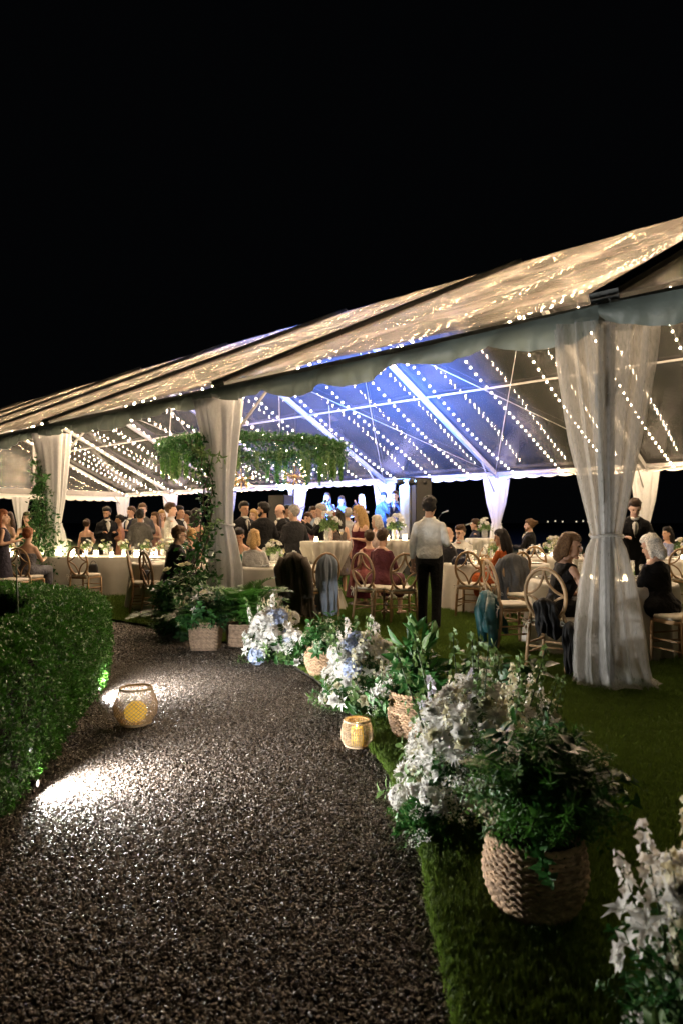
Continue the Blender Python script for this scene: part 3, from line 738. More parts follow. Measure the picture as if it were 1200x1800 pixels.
def place(t, name, me, base, d, s, r):
    return put(name, me, t, M=TRS(base, look_q(d, r.uniform(0, 2 * PI)), s))
def arrangement(label, x, y, rx, ry, h, seed, spikes, blooms, sprigs, leaves=(), n_fol=2200, group='white meadow flower clusters along the path', face=None, z0=0.):
    """spikes/blooms/sprigs: lists of (mesh key, count, size min, size max)"""
    t = thing('flower_cluster', label, 'flowers', (x, y, z0 + .028), 0, group); r = np.random.default_rng(seed)
    foliage_cloud(n_fol, rx * .86, ry * .86, h * .62, .025, .06, M_LEAF, t, seed)
    foliage_cloud(n_fol // 2, rx * .95, ry * .95, h * .68, .015, .035, M_SAGE, t, seed + 1)
    for key, n, a, b in spikes:
        for i in range(n):
            d = dome_dir(r, .45, 1.0); base = d * np.array([rx, ry, 0]) * r.uniform(.2, .8); base[2] = .03
            dd = unit(np.array([d[0] * .45, d[1] * .45, 1.0])); place(t, 'flower_spike', BL[key], base, dd, r.uniform(a, b), r)
    for key, n, a, b in blooms:
        for i in range(n):
            d = dome_dir(r, .02, .95)
            if face is not None and r.random() < .6:
                d = unit(d + np.array(face) * .9); d[2] = abs(d[2])
            p = d * np.array([rx, ry, h * .74]) * r.uniform(.86, 1.04); p[2] += .03
            place(t, 'bloom', BL[key], p, unit(d + r.normal(0, .25, 3) + np.array([0, 0, .2])), r.uniform(a, b), r)
    for key, n, a, b in sprigs:
        for i in range(n):
            d = dome_dir(r, .1, .9); base = d * np.array([rx, ry, h * .3]) * .5; place(t, 'sprig', SP[key], base, unit(d + r.normal(0, .2, 3)), r.uniform(a, b), r)
    for key, n, a, b in leaves:
        for i in range(n):
            d = dome_dir(r, .1, .8); base = d * np.array([rx, ry, h * .6]) * .8; place(t, 'leaf', LF[key], base, unit(d + r.normal(0, .35, 3)), r.uniform(a, b), r)
    return t

def basket(label, x, y, r_top, r_mid, r_bot, h, mt, square=0., stakes=36, rope=.009, group='wicker baskets along the path', rz=0.):
    t = thing('wicker_basket', label, 'basket', (x, y, .028), rz, group)
    prof = lambda u: r_bot + (r_mid - r_bot) * math.sin(min(1, u / .55) * PI / 2) if u < .55 else r_mid + (r_top - r_mid) * ((u - .55) / .45) ** 1.5
    rows = int(h / (rope * 1.75)); na = stakes * 4
    def shape(a, rad):
        if square: c, s_ = abs(math.cos(a)), abs(math.sin(a)); k = (c ** square + s_ ** square) ** (-1 / square); rad = rad * k * .92
        return rad
    for i in range(rows):
        u = (i + .5) / rows; pts = []
        for j in range(na):
            a = j / na * 2 * PI; rad = shape(a, prof(u)) + rope * .38 * math.sin(stakes / 2 * a * 1.0 + i * PI) + rng.normal(0, rope * .05)
            pts.append((rad * math.cos(a), rad * math.sin(a), u * h + rope * .35 * math.cos(stakes * a) * (1 if i % 2 else -1)))
        w = MB(); w.tube(pts, rope, 5, closed=True); w.build('weave_band', mt, t)
    for q in range(stakes):
        a = q / stakes * 2 * PI; s_ = MB(); s_.tube([(shape(a, prof(u)) * math.cos(a), shape(a, prof(u)) * math.sin(a), u * h) for u in np.linspace(.0, 1, 6)], rope * .6, 4); s_.build('stake', mt, t)
    rim = MB()
    for k in range(2):
        rim.tube([((shape(a, prof(1)) + rope * .5 * math.sin(18 * a + k * PI)) * math.cos(a), (shape(a, prof(1)) + rope * .5 * math.sin(18 * a + k * PI)) * math.sin(a), h + rope * .6 * math.cos(18 * a + k * PI)) for a in np.arange(96) / 96 * 2 * PI], rope * .9, 5, closed=True)
    rim.build('rim', mt, t)
    b = MB(); b.lathe([(.001, .012), (prof(0) * .95, .012)], 20); b.build('bottom', mt, t)
    s_ = MB(); s_.lathe([(.001, h * .84), (prof(.8) * .9 * (.8 if square else 1), h * .80)], 20); s_.build('potting_soil', M_SOIL, t)
    return t
def plant(name, label, cat, x, y, z, seed, rx, h, sprigs=(), leaves=(), fronds=(), n_fol=900, folm=None, lsz=(.03, .06), lean=(0, 0), group=None, blooms=()):
    t = thing(name, label, cat, (x, y, z), 0, group); r = np.random.default_rng(seed)
    if n_fol: foliage_cloud(n_fol, rx * .85, rx * .85, h * .6, lsz[0], lsz[1], folm or M_LEAF, t, seed)
    for lst, nm, src in ((sprigs, 'sprig', SP), (leaves, 'leaf', LF)):
        for key, n, a, b, lo, hi in lst:
            for i in range(n):
                d = dome_dir(r, lo, hi); base = d * np.array([rx, rx, h]) * (.12 if nm == 'sprig' else r.uniform(.35, .85)); base[2] = max(0, base[2])
                place(t, nm, src[key], base, unit(d + r.normal(0, .25, 3) + np.array([lean[0], lean[1], 0])), r.uniform(a, b), r)
    for src, n, a, b, lo, hi in fronds:
        for i in range(n):
            d = dome_dir(r, lo, hi); an = math.atan2(d[1], d[0]) - PI / 2; me = src[i % len(src)]
            put('frond', me, t, M=Matrix.Translation((d[0] * .03, d[1] * .03, 0)) @ Rz(an) @ Matrix.Rotation(-(1 - math.asin(d[2]) / (PI / 2)) * .9, 4, 'X') @ Matrix.Scale(r.uniform(a, b), 4))
    for key, n, a, b in blooms:
        for i in range(n):
            d = dome_dir(r, .1, .9); place(t, 'bloom', BL[key], d * np.array([rx, rx, h]) * .85, d, r.uniform(a, b), r)
    return t

# nearest cluster, cut by the frame at the lower right
arrangement('dim white flower cluster nearest the camera at the frame edge', 1.02, 1.86, .30, .28, .66, 101, [('spc', 7, .42, .62), ('spw', 5, .45, .62)], [('lily', 12, .035, .05), ('rose', 8, .04, .055), ('hydw', 4, .06, .08), ('umb', 10, .04, .06)], [('sage', 10, .2, .3), ('leafyn', 12, .2, .3)], n_fol=1600, face=(-.6, -.5, .2))
# big woven basket with mixed greenery
basket('large braided basket of ferny greens, closest basket to the camera', .715, 2.53, .165, .185, .135, .27, M_WICK, rope=.0078, stakes=44)
plant('potted_greenery', 'bushy mixed greenery spilling over the closest basket', 'plant', .76, 2.58, .29, 111, .36, .48,
      sprigs=[('leafyn', 60, .2, .38, .36, .95), ('darkn', 9, .3, .46, .25, .8), ('fernyn', 190, .2, .42, .40, .98), ('leafyn', 6, .36, .44, .36, .5), ('sage', 18, .14, .26, .3, .95)],
      leaves=[('bigd', 7, .07, .11, .3, .95), ('big', 8, .06, .09, .3, .9)], fronds=[(FE, 70, .22, .46, .42, .98)], n_fol=4200, folm=M_FERN, lsz=(.015, .035), lean=(.10, 0), blooms=[('umbc', 4, .03, .05)])
# large white cluster on the path edge
arrangement('largest white flower cluster with tall stock and lavender spires behind the closest basket', .67, 3.42, .36, .42, .80, 121,
            [('spc', 11, .40, .64), ('spw', 8, .42, .66), ('spl', 3, .50, .66), ('spg', 12, .6, .84)],
            [('mum', 12, .055, .08), ('rose', 46, .032, .055), ('rosec', 22, .03, .05), ('hydw', 4, .06, .08), ('umb', 60, .04, .07), ('lily', 44, .03, .05), ('umbc', 30, .04, .06)],
            [('sage', 34, .2, .4), ('leafyn', 40, .2, .4), ('fernyn', 24, .2, .36), ('darkn', 3, .25, .4)], [('bigd', 2, .09, .12), ('pale', 6, .07, .10)], n_fol=3600, face=(-.9, -.3, .1))
arrangement('low spray of tiny white filler flowers at the path edge below the largest cluster', .36, 3.12, .14, .16, .24, 127, [], [('umb', 12, .025, .045), ('hydw', 2, .05, .06)], [('fine', 14, .1, .2)], n_fol=500, face=(-.9, 0, 0))
# broad leaf basket
basket('tall woven basket of broad pale leaves beside the smaller lantern', .50, 4.55, .17, .185, .14, .30, M_WICK, rope=.009, stakes=40)
plant('broadleaf_plant', 'upright broad-leaved green plant in the basket beside the smaller lantern', 'plant', .50, 4.55, .28, 131, .24, .55,
      sprigs=[('leafy', 20, .2, .38, .1, .9), ('fine', 26, .16, .3, .0, .7)], leaves=[('big', 26, .12, .18, .4, 1.), ('pale', 14, .12, .17, .5, 1.)], fronds=[(FE, 8, .25, .35, .3, .8)], n_fol=1200)
plant('dark_leaf_plant', 'dark leafy plant standing on the grass behind the lavender spires', 'plant', 1.02, 4.75, .03, 133, .26, .62, sprigs=[('dark', 20, .34, .62, .3, 1.), ('leafy', 12, .3, .5, .2, 1.), ('sage', 6, .4, .66, .6, 1.)], leaves=[('bigd', 10, .1, .15, .3, 1.)], n_fol=900, folm=M_LEAFD)
# second white cluster
arrangement('white and pale blue flower cluster between the smaller lantern and the round basket', .17, 5.25, .31, .34, .70, 141,
            [('spc', 8, .42, .62), ('spw', 7, .45, .68), ('spl', 2, .5, .6), ('spg', 6, .55, .72)],
            [('mum', 12, .055, .078), ('rose', 24, .035, .06), ('rosec', 12, .035, .055), ('hyd', 4, .06, .085), ('hydw', 5, .07, .09), ('umb', 20, .04, .07), ('lily', 12, .05, .07), ('umbc', 8, .04, .06)],
            [('sage', 26, .2, .36), ('leafyn', 32, .2, .38), ('fernyn', 14, .2, .34)], n_fol=2800, face=(-.8, -.5, .1))
basket('round seagrass basket of low greens between two flower clusters', -.16, 6.42, .17, .18, .13, .27, M_WICK, rope=.009, stakes=40)
plant('potted_greenery', 'low spreading greens with cream buds in the round seagrass basket', 'plant', -.13, 6.42, .26, 151, .34, .34, sprigs=[('leafy', 40, .2, .36, .05, .8), ('sage', 20, .18, .3, .2, .9)], leaves=[('thin', 20, .08, .13, .1, .8)], n_fol=1600, blooms=[('umbc', 8, .03, .05)])
arrangement('white flower cluster with a vivid blue hydrangea beside the fern basket', -.70, 7.2, .33, .33, .70, 161,
            [('spc', 7, .42, .6), ('spw', 6, .45, .66), ('spg', 6, .5, .68)],
            [('mum', 10, .06, .085), ('rose', 12, .045, .06), ('hyd', 4, .09, .11), ('hydw', 6, .07, .10), ('umb', 20, .05, .07), ('lily', 8, .05, .08)],
            [('sage', 24, .2, .36), ('leafyn', 28, .2, .36)], n_fol=2600, face=(-.4, -.9, .1))
basket('pale rattan planter under the arching fern', -1.16, 7.95, .17, .17, .15, .25, M_PLANT, rope=.0085)
plant('potted_fern', 'bright arching fern in the pale rattan planter by the tent pole', 'fern', -1.12, 7.95, .28, 171, .3, .5, fronds=[(FR, 40, .45, .80, .15, 1.)], n_fol=300, folm=M_FERN)
basket('square pale wicker planter at the bend of the path', -1.53, 7.72, .19, .18, .155, .31, M_PLANT, square=5., rope=.009)
plant('potted_greenery', 'dark trailing greenery with cream blooms filling the square planter', 'plant', -1.55, 7.70, .27, 181, .36, .46, sprigs=[('leafyn', 40, .25, .5, .1, .9), ('darkn', 22, .3, .5, .15, 1.), ('olive', 5, .3, .4, .1, .4)], fronds=[(FR, 8, .4, .6, .2, .7), (FE, 8, .4, .55, .2, .9)], n_fol=1600, folm=M_LEAFD, blooms=[('rosec', 7, .04, .06), ('lily', 5, .04, .06)])
plant('leafy_shrub', 'tall dark shrub of mixed leaves standing against the vine-wrapped pole', 'shrub', -2.05, 8.75, .03, 187, .48, 1.05, sprigs=[('leafyn', 60, .4, .85, .15, 1.), ('darkn', 34, .45, .8, .2, 1.), ('sage', 14, .4, .7, .2, 1.)], fronds=[(FR, 14, .5, .8, .1, .7)], n_fol=2600, folm=M_LEAFD, lsz=(.04, .08), blooms=[('rosec', 8, .05, .07)])

# fillers closing the gaps of the border
arrangement('loose cream and green filler flowers behind the largest cluster on the tent side', 1.02, 3.85, .26, .26, .66, 191, [('spc', 8, .4, .6), ('spg', 6, .45, .66), ('spw', 5, .4, .6)], [('lily', 14, .03, .05), ('umb', 12, .04, .06), ('rosec', 8, .035, .05)], [('sage', 12, .2, .3), ('leafyn', 12, .2, .32)], n_fol=1200)
arrangement('small white filler cluster tucked between the broad-leaved plant and the blue-tinged cluster', .40, 5.0, .22, .22, .46, 193, [('spc', 4, .3, .45)], [('rose', 8, .035, .05), ('umb', 14, .04, .06), ('lily', 8, .035, .05), ('mum', 3, .05, .06)], [('leafyn', 14, .16, .3), ('sage', 8, .16, .26)], n_fol=1000, face=(-.7, -.5, .1))
arrangement('low white and green filler flowers left of the round seagrass basket', -.42, 6.85, .22, .20, .44, 195, [('spw', 4, .3, .42)], [('rose', 7, .04, .055), ('umb', 12, .04, .06), ('hydw', 2, .06, .08)], [('leafyn', 14, .16, .3), ('sage', 8, .16, .26)], n_fol=1000, face=(-.5, -.8, .1))

# ------------------------------------------------------------------ vines climbing the poles
def vine(label, pts, rad, n, seed, mt, lsz=(.05, .10), strands=3, drops=()):
    t = thing('climbing_vine', label, 'vine', (pts[0][0], pts[0][1], 0)); r = np.random.default_rng(seed); base = np.array([pts[0][0], pts[0][1], 0])
    C = catmull([np.array(p) - base for p in pts], 8); rr = np.interp(np.linspace(0, 1, len(C)), np.linspace(0, 1, len(rad)), rad)
    for k in range(strands):
        st = MB(); st.tube([c + np.array([math.cos(i * .5 + k * 2.1), math.sin(i * .5 + k * 2.1), 0]) * .07 for i, c in enumerate(C)], .008, 5); st.build('stem', M_WOODY, t)
    idx = r.choice(len(C), n, p=(rr + .02) / (rr + .02).sum()); d = unit(r.normal(size=(n, 3))); p = C[idx] + d * (rr[idx] * r.uniform(.2, 1., n) ** .6)[:, None] + r.normal(0, .04, (n, 3))
    p[:, 2] = np.maximum(p[:, 2], .05)
    ln = r.uniform(*lsz, n); v, f = leaf_np(p, unit(d + r.normal(0, .5, (n, 3)) + np.array([0, 0, -.25])), unit(r.normal(size=(n, 3)) + np.array([0, -.6, .6])), ln, ln * .5, .2, .2)
    o = put('foliage', npmesh('foliage', v, f, mt), t); o['kind'] = 'stuff'
    for q in range(14):
        i = r.integers(len(C)); put('sprig', SP['leafy' if q % 2 else 'olive'], t, M=TRS(C[i], look_q(unit(r.normal(size=3) + np.array([0, -.3, -.2]))), r.uniform(.3, .55)))
    return t
b2 = pw(-BAY, 0); b3 = pw(-2 * BAY, 0)
vine('leafy vine climbing the middle tent pole beside the seated man in glasses', [(b2[0] - .35, b2[1] - .3, .1), (b2[0] - .30, b2[1] - .25, .8), (b2[0] - .16, b2[1] - .2, 1.5), (b2[0] - .17, b2[1] - .18, 2.2), (b2[0] - .42, b2[1] - .15, 2.62)], [.42, .34, .12, .11, .20], 1150, 5, M_LEAF)
vine('thick ivy climbing the pole behind the hedge', [(b3[0] + .05, b3[1] - .35, .1), (b3[0] + .0, b3[1] - .3, .8), (b3[0] - .0, b3[1] - .2, 1.4), (b3[0] - .08, b3[1] - .15, 2.0), (b3[0] - .16, b3[1] - .1, 2.7)], [.62, .52, .26, .16, .08], 2600, 6, M_LEAF)

# ------------------------------------------------------------------ hanging greenery hoop with wisteria
hx, hy, hzz = wx(447, 15.5), 15.5, wz(800, 15.5)
hoop = thing('floral_hoop', 'wide hanging hoop of greenery dripping with white wisteria', 'floral hoop', (hx, hy, hzz)); R_ = 1.90
hm = MB(); hm.tube([(R_ * math.cos(a), R_ * math.sin(a), .12) for a in np.arange(64) / 64 * 2 * PI], .02, 6, closed=True); hm.build('ring', M_BRONZE, hoop)
for q in range(4):
    a = q * PI / 2 + .4; c_ = MB(); c_.tube([(R_ * math.cos(a), R_ * math.sin(a), .12), (R_ * .96 * math.cos(a), R_ * .96 * math.sin(a), 1.25)], .006, 4); c_.build('cable', M_STEEL, hoop)
r = np.random.default_rng(77); n = 15000; a = r.uniform(0, 2 * PI, n); q = np.abs(r.normal(0, .19, n)) * (1 + .5 * np.sin(a * 9) * .5)
p = np.stack([(R_ + r.normal(0, .12, n)) * np.cos(a), (R_ + r.normal(0, .12, n)) * np.sin(a), .28 - q * 1.15], 1); ln = r.uniform(.05, .11, n)
v, f = leaf_np(p, unit(r.normal(size=(n, 3)) + np.array([0, 0, -.6])), rdir(n, .5), ln, ln * .38, .2, .2)
put('foliage', npmesh('foliage', v, f, M_LEAF), hoop)['kind'] = 'stuff'
def wis(n, r):
    t = np.linspace(0, 1, n); a = np.arange(n) * 2.4; rad = .09 * (1 - t) + .02
    return np.stack([np.cos(a) * rad, np.sin(a) * rad, -t], 1), np.stack([np.cos(a), np.sin(a), np.full(n, -.3)], 1)
v, f = floret_cloud(46, wis, .075, 41, 3); wm = npmesh('wisteria', v, f, M_SAGE); v2 = npmesh('trailing_vine', *floret_cloud(40, wis, .11, 42, 3), M_FERN)
for i in range(70):
    a = r.uniform(0, 2 * PI); put('wisteria', wm if i % 3 else v2, hoop, M=TRS(((R_ + r.normal(0, .1)) * math.cos(a), (R_ + r.normal(0, .1)) * math.sin(a), .02 - r.uniform(0, .2)), Quaternion((0, 0, 1), r.uniform(0, 6)), r.uniform(.25, .5)))

M_LANT = mat('brown_cane', (.52, .39, .25), .7, var=.3, vscale=40)
# fallen petals and leaves scattered on the gravel
r = np.random.default_rng(55); n = 150; yy = 2.1 + 5.5 * r.random(n) ** 1.2; xx = np.array([edge_x(y) for y in yy]) - np.abs(r.normal(0, .7, n)) - .02
v, f = leaf_np(np.stack([np.maximum(xx, -1.5), yy, np.full(n, .011)], 1), np.stack([r.normal(size=n), r.normal(size=n), r.uniform(-.1, .25, n)], 1), np.tile([[0, 0, 1.]], (n, 1)), r.uniform(.012, .03, n), r.uniform(.008, .016, n), .2, .1)
lit = put('fallen_petals', npmesh('fallen_petals', v, f, [M_WHITE, M_WOODY], np.tile((r.random(n) < .6).astype(int), 4))); tag(lit, 'small fallen petals and dry leaves scattered over the gravel', 'petals', kind='stuff')

# ------------------------------------------------------------------ woven lanterns with candles
def lantern(label, x, y, prof, h, mode, strand, n):
    t = thing('woven_lantern', label, 'lantern', (x, y, .004))
    zs = np.linspace(0, 1, 13); pr = lambda u: float(np.interp(u, [p[0] for p in prof], [p[1] for p in prof]))
    prs = [pr(u) for u in zs]
    if mode == 'lattice':
        for sgn in (1, -1):
            for k in range(n):
                a0 = k / n * 2 * PI; w = MB(); w.tube([(pr(u) * math.cos(a0 + sgn * u * 1.9), pr(u) * math.sin(a0 + sgn * u * 1.9), .02 + u * (h - .02)) for u in np.linspace(0, 1, 17)], strand, 4, caps=False); w.build('strand', M_LANT, t)
    else:
        for k in range(n):
            a0 = k / n * 2 * PI; w = MB(); w.tube([(pr(u) * math.cos(a0), pr(u) * math.sin(a0), .01 + u * (h - .01)) for u in zs], strand, 4, caps=False); w.build('strand', M_LANT, t)
        for k in range(18):
            u = (k + .5) / 18; w = MB(); w.tube([((pr(u) + strand) * math.cos(a), (pr(u) + strand) * math.sin(a), .01 + u * (h - .01)) for a in np.arange(40) / 40 * 2 * PI], strand * .8, 4, closed=True); w.build('hoop', M_LANT, t)
    for u, rr in ((1., strand * 3.2), (0.03, strand * 3)):
        w = MB(); w.tube([(pr(u) * math.cos(a), pr(u) * math.sin(a), .015 + u * (h - .015)) for a in np.arange(40) / 40 * 2 * PI], rr, 6, closed=True); w.build('rim', M_LANT, t)
    b = MB(); b.lathe([(.001, .012), (pr(0), .010)], 24); b.build('bottom', M_LANT, t)
    return t
l1 = (wx(239, 4.88), 4.88); l2 = (wx(627, 4.40), 4.40)
lantern('larger open-lattice woven lantern with a glowing amber globe beside the hedge', l1[0], l1[1], [(0, .10), (.25, .146), (.5, .152), (.75, .135), (1, .108)], .265, 'lattice', .0028, 30)
cb = MB(); cb.ell((0, 0, .085), (.080, .080, .075), 18); cnd = cb.build('globe_candle', M_WAX, None, loc=(l1[0], l1[1], .016)); tag(cnd, 'glowing amber globe candle inside the larger lantern', 'candle')
lantern('smaller fine-woven lantern with a lit candle on the right edge of the path', l2[0], l2[1], [(0, .075), (.3, .099), (.55, .10), (.8, .092), (1, .082)], .175, 'grid', .0022, 44)
cd = thing('pillar_candle', 'lit amber pillar candle inside the smaller lantern', 'candle', (l2[0], l2[1], .016))
c_ = MB(); c_.lathe([(.001, 0), (.042, 0), (.042, .115), (.036, .118), (.001, .112)], 18); c_.build('wax', M_WAX, cd)
c_ = MB(); c_.ell((0, 0, .135), (.005, .005, .013), 6); c_.build('flame', M_FLAME, cd)
# ================================================================== oval-back wooden chairs
def chair_meshes():
    D = {}
    tilt = math.radians(11); cz, a, b = .735, .195, .255
    def bk(x, z, y=0.):                                     # back plane point
        dz = z - .46; return (x, -.195 - dz * math.tan(tilt) + y, z)
    th = np.arange(40) / 40 * 2 * PI
    m_ = MB(); m_.tube([bk(a * math.sin(q), cz + b * math.cos(q)) for q in th], .0185, 8, closed=True); D['back_frame'] = [m_.mesh('back_frame', M_WOOD)]
    arcs = []
    for sx in (1, -1):
        for sz in (1, -1):
            pts = []
            for t in np.linspace(0, 1, 11):
                p0, p1, p2 = np.array([0, b]), np.array([.10 * a, .14 * b]), np.array([a, 0])
                q = (1 - t) ** 2 * p0 + 2 * t * (1 - t) * p1 + t * t * p2; pts.append(bk(sx * q[0], cz + sz * q[1]))
            m_ = MB(); m_.tube(pts, .0125, 6); arcs.append(m_.mesh('lattice_arc', M_WOOD))
    D['lattice_arc'] = arcs
    legs = []
    for sx in (1, -1):
        m_ = MB(); m_.tube([bk(sx * .150, .585), bk(sx * .178, .47), (sx * .187, -.215, .25), (sx * .195, -.255, 0.0)], [.017, .021, .020, .016], 8); legs.append(m_.mesh('leg', M_WOOD))
        m_ = MB(); m_.tube([(sx * .185, .175, .44), (sx * .188, .180, .2), (sx * .190, .188, 0)], [.021, .019, .015], 8); legs.append(m_.mesh('leg', M_WOOD))
    D['leg'] = legs
    st = []
    for sx in (1, -1):
        for z in (.17, .26):
            m_ = MB(); m_.tube([(sx * .191, -.225, z), (sx * .187, .182, z)], .010, 6); st.append(m_.mesh('stretcher', M_WOOD))
    for y, z in ((.18, .22), (.18, .31), (-.222, .24)):
        m_ = MB(); m_.tube([(-.187, y, z), (.187, y, z)], .010, 6); st.append(m_.mesh('stretcher', M_WOOD))
    D['stretcher'] = st
    m_ = MB(); pr = []
    for q in th: pr.append((.215 * math.copysign(abs(math.cos(q)) ** .5, math.cos(q)), .215 * math.copysign(abs(math.sin(q)) ** .5, math.sin(q)) - .005))
    rows = [[(x * s_, y * s_, z) for x, y in pr] for s_, z in ((.97, .425), (1, .435), (1, .455), (.97, .462), (.001, .462))]
    m_.grid(rows, wrap=True); D['seat'] = [m_.mesh('seat', M_WOOD)]
    m_ = MB(); rows = [[(x * s_, y * s_, z + (.004 * math.sin(x * 30) if s_ < .9 else 0)) for x, y in pr] for s_, z in ((.90, .464), (.985, .472), (1.0, .488), (.975, .505), (.8, .514), (.4, .518), (.001, .518))]
    m_.grid(rows, wrap=True); D['cushion'] = [m_.mesh('cushion', M_CUSH)]
    ties = []
    for sx in (1, -1):
        m_ = MB(); bx_, by_ = sx * .188, -.232
        for k, (dx, dz) in enumerate(((.05, .012), (-.045, .02))): m_.tube([(bx_, by_, .47), (bx_ + dx * .7, by_ - .02, .485 + dz), (bx_ + dx, by_ - .02, .47), (bx_ + dx * .5, by_ - .02, .462), (bx_, by_, .47)], .0055, 4)
        m_.tube([(bx_, by_ - .01, .47), (bx_ + .02, by_ - .03, .42), (bx_ + .014, by_ - .03, .36)], .005, 4); m_.tube([(bx_, by_ - .01, .47), (bx_ - .015, by_ - .03, .41), (bx_ - .022, by_ - .03, .375)], .005, 4)
        ties.append(m_.mesh('cushion_tie', M_CUSH))
    D['cushion_tie'] = ties
    return D
CHM = chair_meshes()
def chair(label, x, y, yaw, group='oval-back wooden chairs'):
    t = thing('oval_back_chair', label, 'chair', (x, y, .028), math.radians(yaw), group)
    for nm, L_ in CHM.items():
        for me in L_:
            o_ = put(nm, me, cu if nm == 'cushion_tie' else t)
            if nm == 'cushion': cu = o_
    return t

# ================================================================== tables
def round_cloth(r, h, folds, amp, seed, tt, name='tablecloth', flare=1.06, mt=None):
    rr = np.random.default_rng(seed); ph = rr.uniform(0, 6, 3)
    def mod(rad, z, a):
        k = max(0, (h - z) / h) if rad > r * .97 else 0
        return rad * (1 + amp * k * (np.sin(folds * a + ph[0]) * .6 + np.sin((folds // 2 + 1) * a + ph[1]) * .5 + .3 * np.sin(folds * 1.7 // 1 * a + ph[2])))
    m_ = MB(); m_.lathe([(.001, h), (r * .6, h), (r * .96, h), (r, h - .008), (r * 1.005, h - .04), (r * (1 + (flare - 1) * .3), h * .7), (r * (1 + (flare - 1) * .7), h * .35), (r * flare, .012)], 140, mod=mod)
    return m_.build(name, mt or M_CLOTH, tt)
def round_table(label, x, y, r, seed, h=.76, group='round dining tables', folds=15, amp=.05):
    t = thing('round_table', label, 'table', (x, y, .028), 0, group)
    m_ = MB(); m_.lathe([(.001, h - .035), (r - .02, h - .035), (r - .02, h - .012), (.001, h - .012)], 40); m_.build('tabletop', M_WOOD, t)
    m_ = MB(); m_.tube([(0, 0, 0), (0, 0, h - .03)], [.04, .03], 10); m_.lathe([(.001, .03), (.28, .015), (.28, 0)], 24); m_.build('pedestal', M_BLACK, t)
    round_cloth(r, h, folds, amp, seed, t)
    return t
def cocktail_table(label, x, y, r, h, seed, leafy=True):
    t = thing('cocktail_table', label, 'table', (x, y, .028), 0, 'tall cocktail tables')
    rr = np.random.default_rng(seed); ph = rr.uniform(0, 6, 2)
    def mod(rad, z, a): return rad * (1 + (.10 if z < h - .02 else 0) * (np.sin(17 * a + ph[0]) * .6 + np.sin(9 * a + ph[1] + z * 2) * .5))
    m_ = MB(); m_.lathe([(.001, h), (r * .97, h), (r, h - .01), (r * .96, h - .12), (r * .72, h * .68), (r * .42, h * .47), (r * .36, h * .43), (r * .44, h * .38), (r * .66, h * .2), (r * .82, .012)], 140, mod=mod); m_.build('tablecloth', M_CLOTH, t)
    m_ = MB(); m_.tube([(0, 0, 0), (0, 0, h - .02)], .03, 8); m_.build('pedestal', M_BLACK, t)
    if leafy:
        r2 = np.random.default_rng(seed + 5)
        for i in range(22):
            a = r2.uniform(0, 2 * PI); put('leaf', LF['big' if i % 3 else 'pale'], t, M=TRS((r * .38 * math.cos(a), r * .38 * math.sin(a), h * .44 + r2.normal(0, .03)), look_q(unit(V3(math.cos(a), math.sin(a), r2.uniform(-1.0, .5))), r2.uniform(0, 6)), r2.uniform(.12, .22)))
        m_ = MB(); m_.tube([(r * .39 * math.cos(a), r * .39 * math.sin(a), h * .43) for a in np.arange(24) / 24 * 2 * PI], .015, 5, closed=True); m_.build('ribbon', M_CLOTH, t)
    return t

# --- table things
def wine_mesh(h=.2, r=.038):
    g_ = MB(); g_.lathe([(.033, 0), (.034, .003), (.006, .008), (.004, .02), (.004, h * .48), (.012, h * .52), (r * .9, h * .68), (r, h * .8), (r * .82, h), (r * .78, h), (r * .95, h * .8), (r * .85, h * .69), (.004, h * .54)], 16); return g_.mesh('bowl', M_GLASS)
def flute_mesh(h=.23):
    g_ = MB(); g_.lathe([(.030, 0), (.031, .003), (.005, .008), (.004, h * .4), (.02, h * .5), (.026, h * .75), (.022, h), (.020, h), (.023, h * .75), (.003, h * .45)], 14); return g_.mesh('bowl', M_GLASS)
WINE, FLUTE = wine_mesh(), flute_mesh()
M_CHAMP = mat('champagne', (.75, .55, .2), .1, emit=(.9, .6, .2), estr=.0, alpha=.8)
DRINK = MB().lathe([(.003, .105), (.024, .13), (.030, .150), (.001, .151)], 12).mesh('drink', M_CHAMP)
def glass(x, y, z, kind, label, group):
    t = thing('wine_glass' if kind == 'w' else 'champagne_flute', label, 'glass', (x, y, z), 0, group)
    put('bowl', WINE if kind == 'w' else FLUTE, t)
    if kind == 'w': put('drink', DRINK, t)
    return t
PLATE = MB().lathe([(.001, .004), (.085, .004), (.135, .016), (.137, .019), (.086, .009), (.001, .009)], 28).mesh('plate', M_CERAM)
def plate(x, y, z, label, group):
    return tag(put('dinner_plate', PLATE, None, (x, y, z)), label, 'plate', group)
NAP = MB(); NAP.grid([[(x * .09, y * .05 + .01 * math.sin(x * 4), .012 + .012 * math.sin(x * 5 + y * 3)) for y in np.linspace(-1, 1, 7)] for x in np.linspace(-1, 1, 10)])
NAP = NAP.mesh('napkin', mat('grey_napkin', (.22, .23, .25), .9, bump=.3, bscale=150))
VOT_G = MB().lathe([(.028, .0), (.032, .075), (.030, .075), (.026, .004), (.001, .004)], 14).mesh('holder', M_GLASS)
VOT_C = MB().lathe([(.001, .006), (.024, .006), (.024, .042), (.001, .044)], 12).mesh('wax', M_VOTIVE)
VOT_F = MB().ell((0, 0, .056), (.005, .005, .012), 6).mesh('flame', M_FLAME)
def votive(x, y, z, label, group, s=1.):
    t = thing('votive_candle', label, 'candle', (x, y, z), 0, group); t.scale = (s, s, s)
    put('holder', VOT_G, t); put('wax', VOT_C, t); put('flame', VOT_F, t); return t
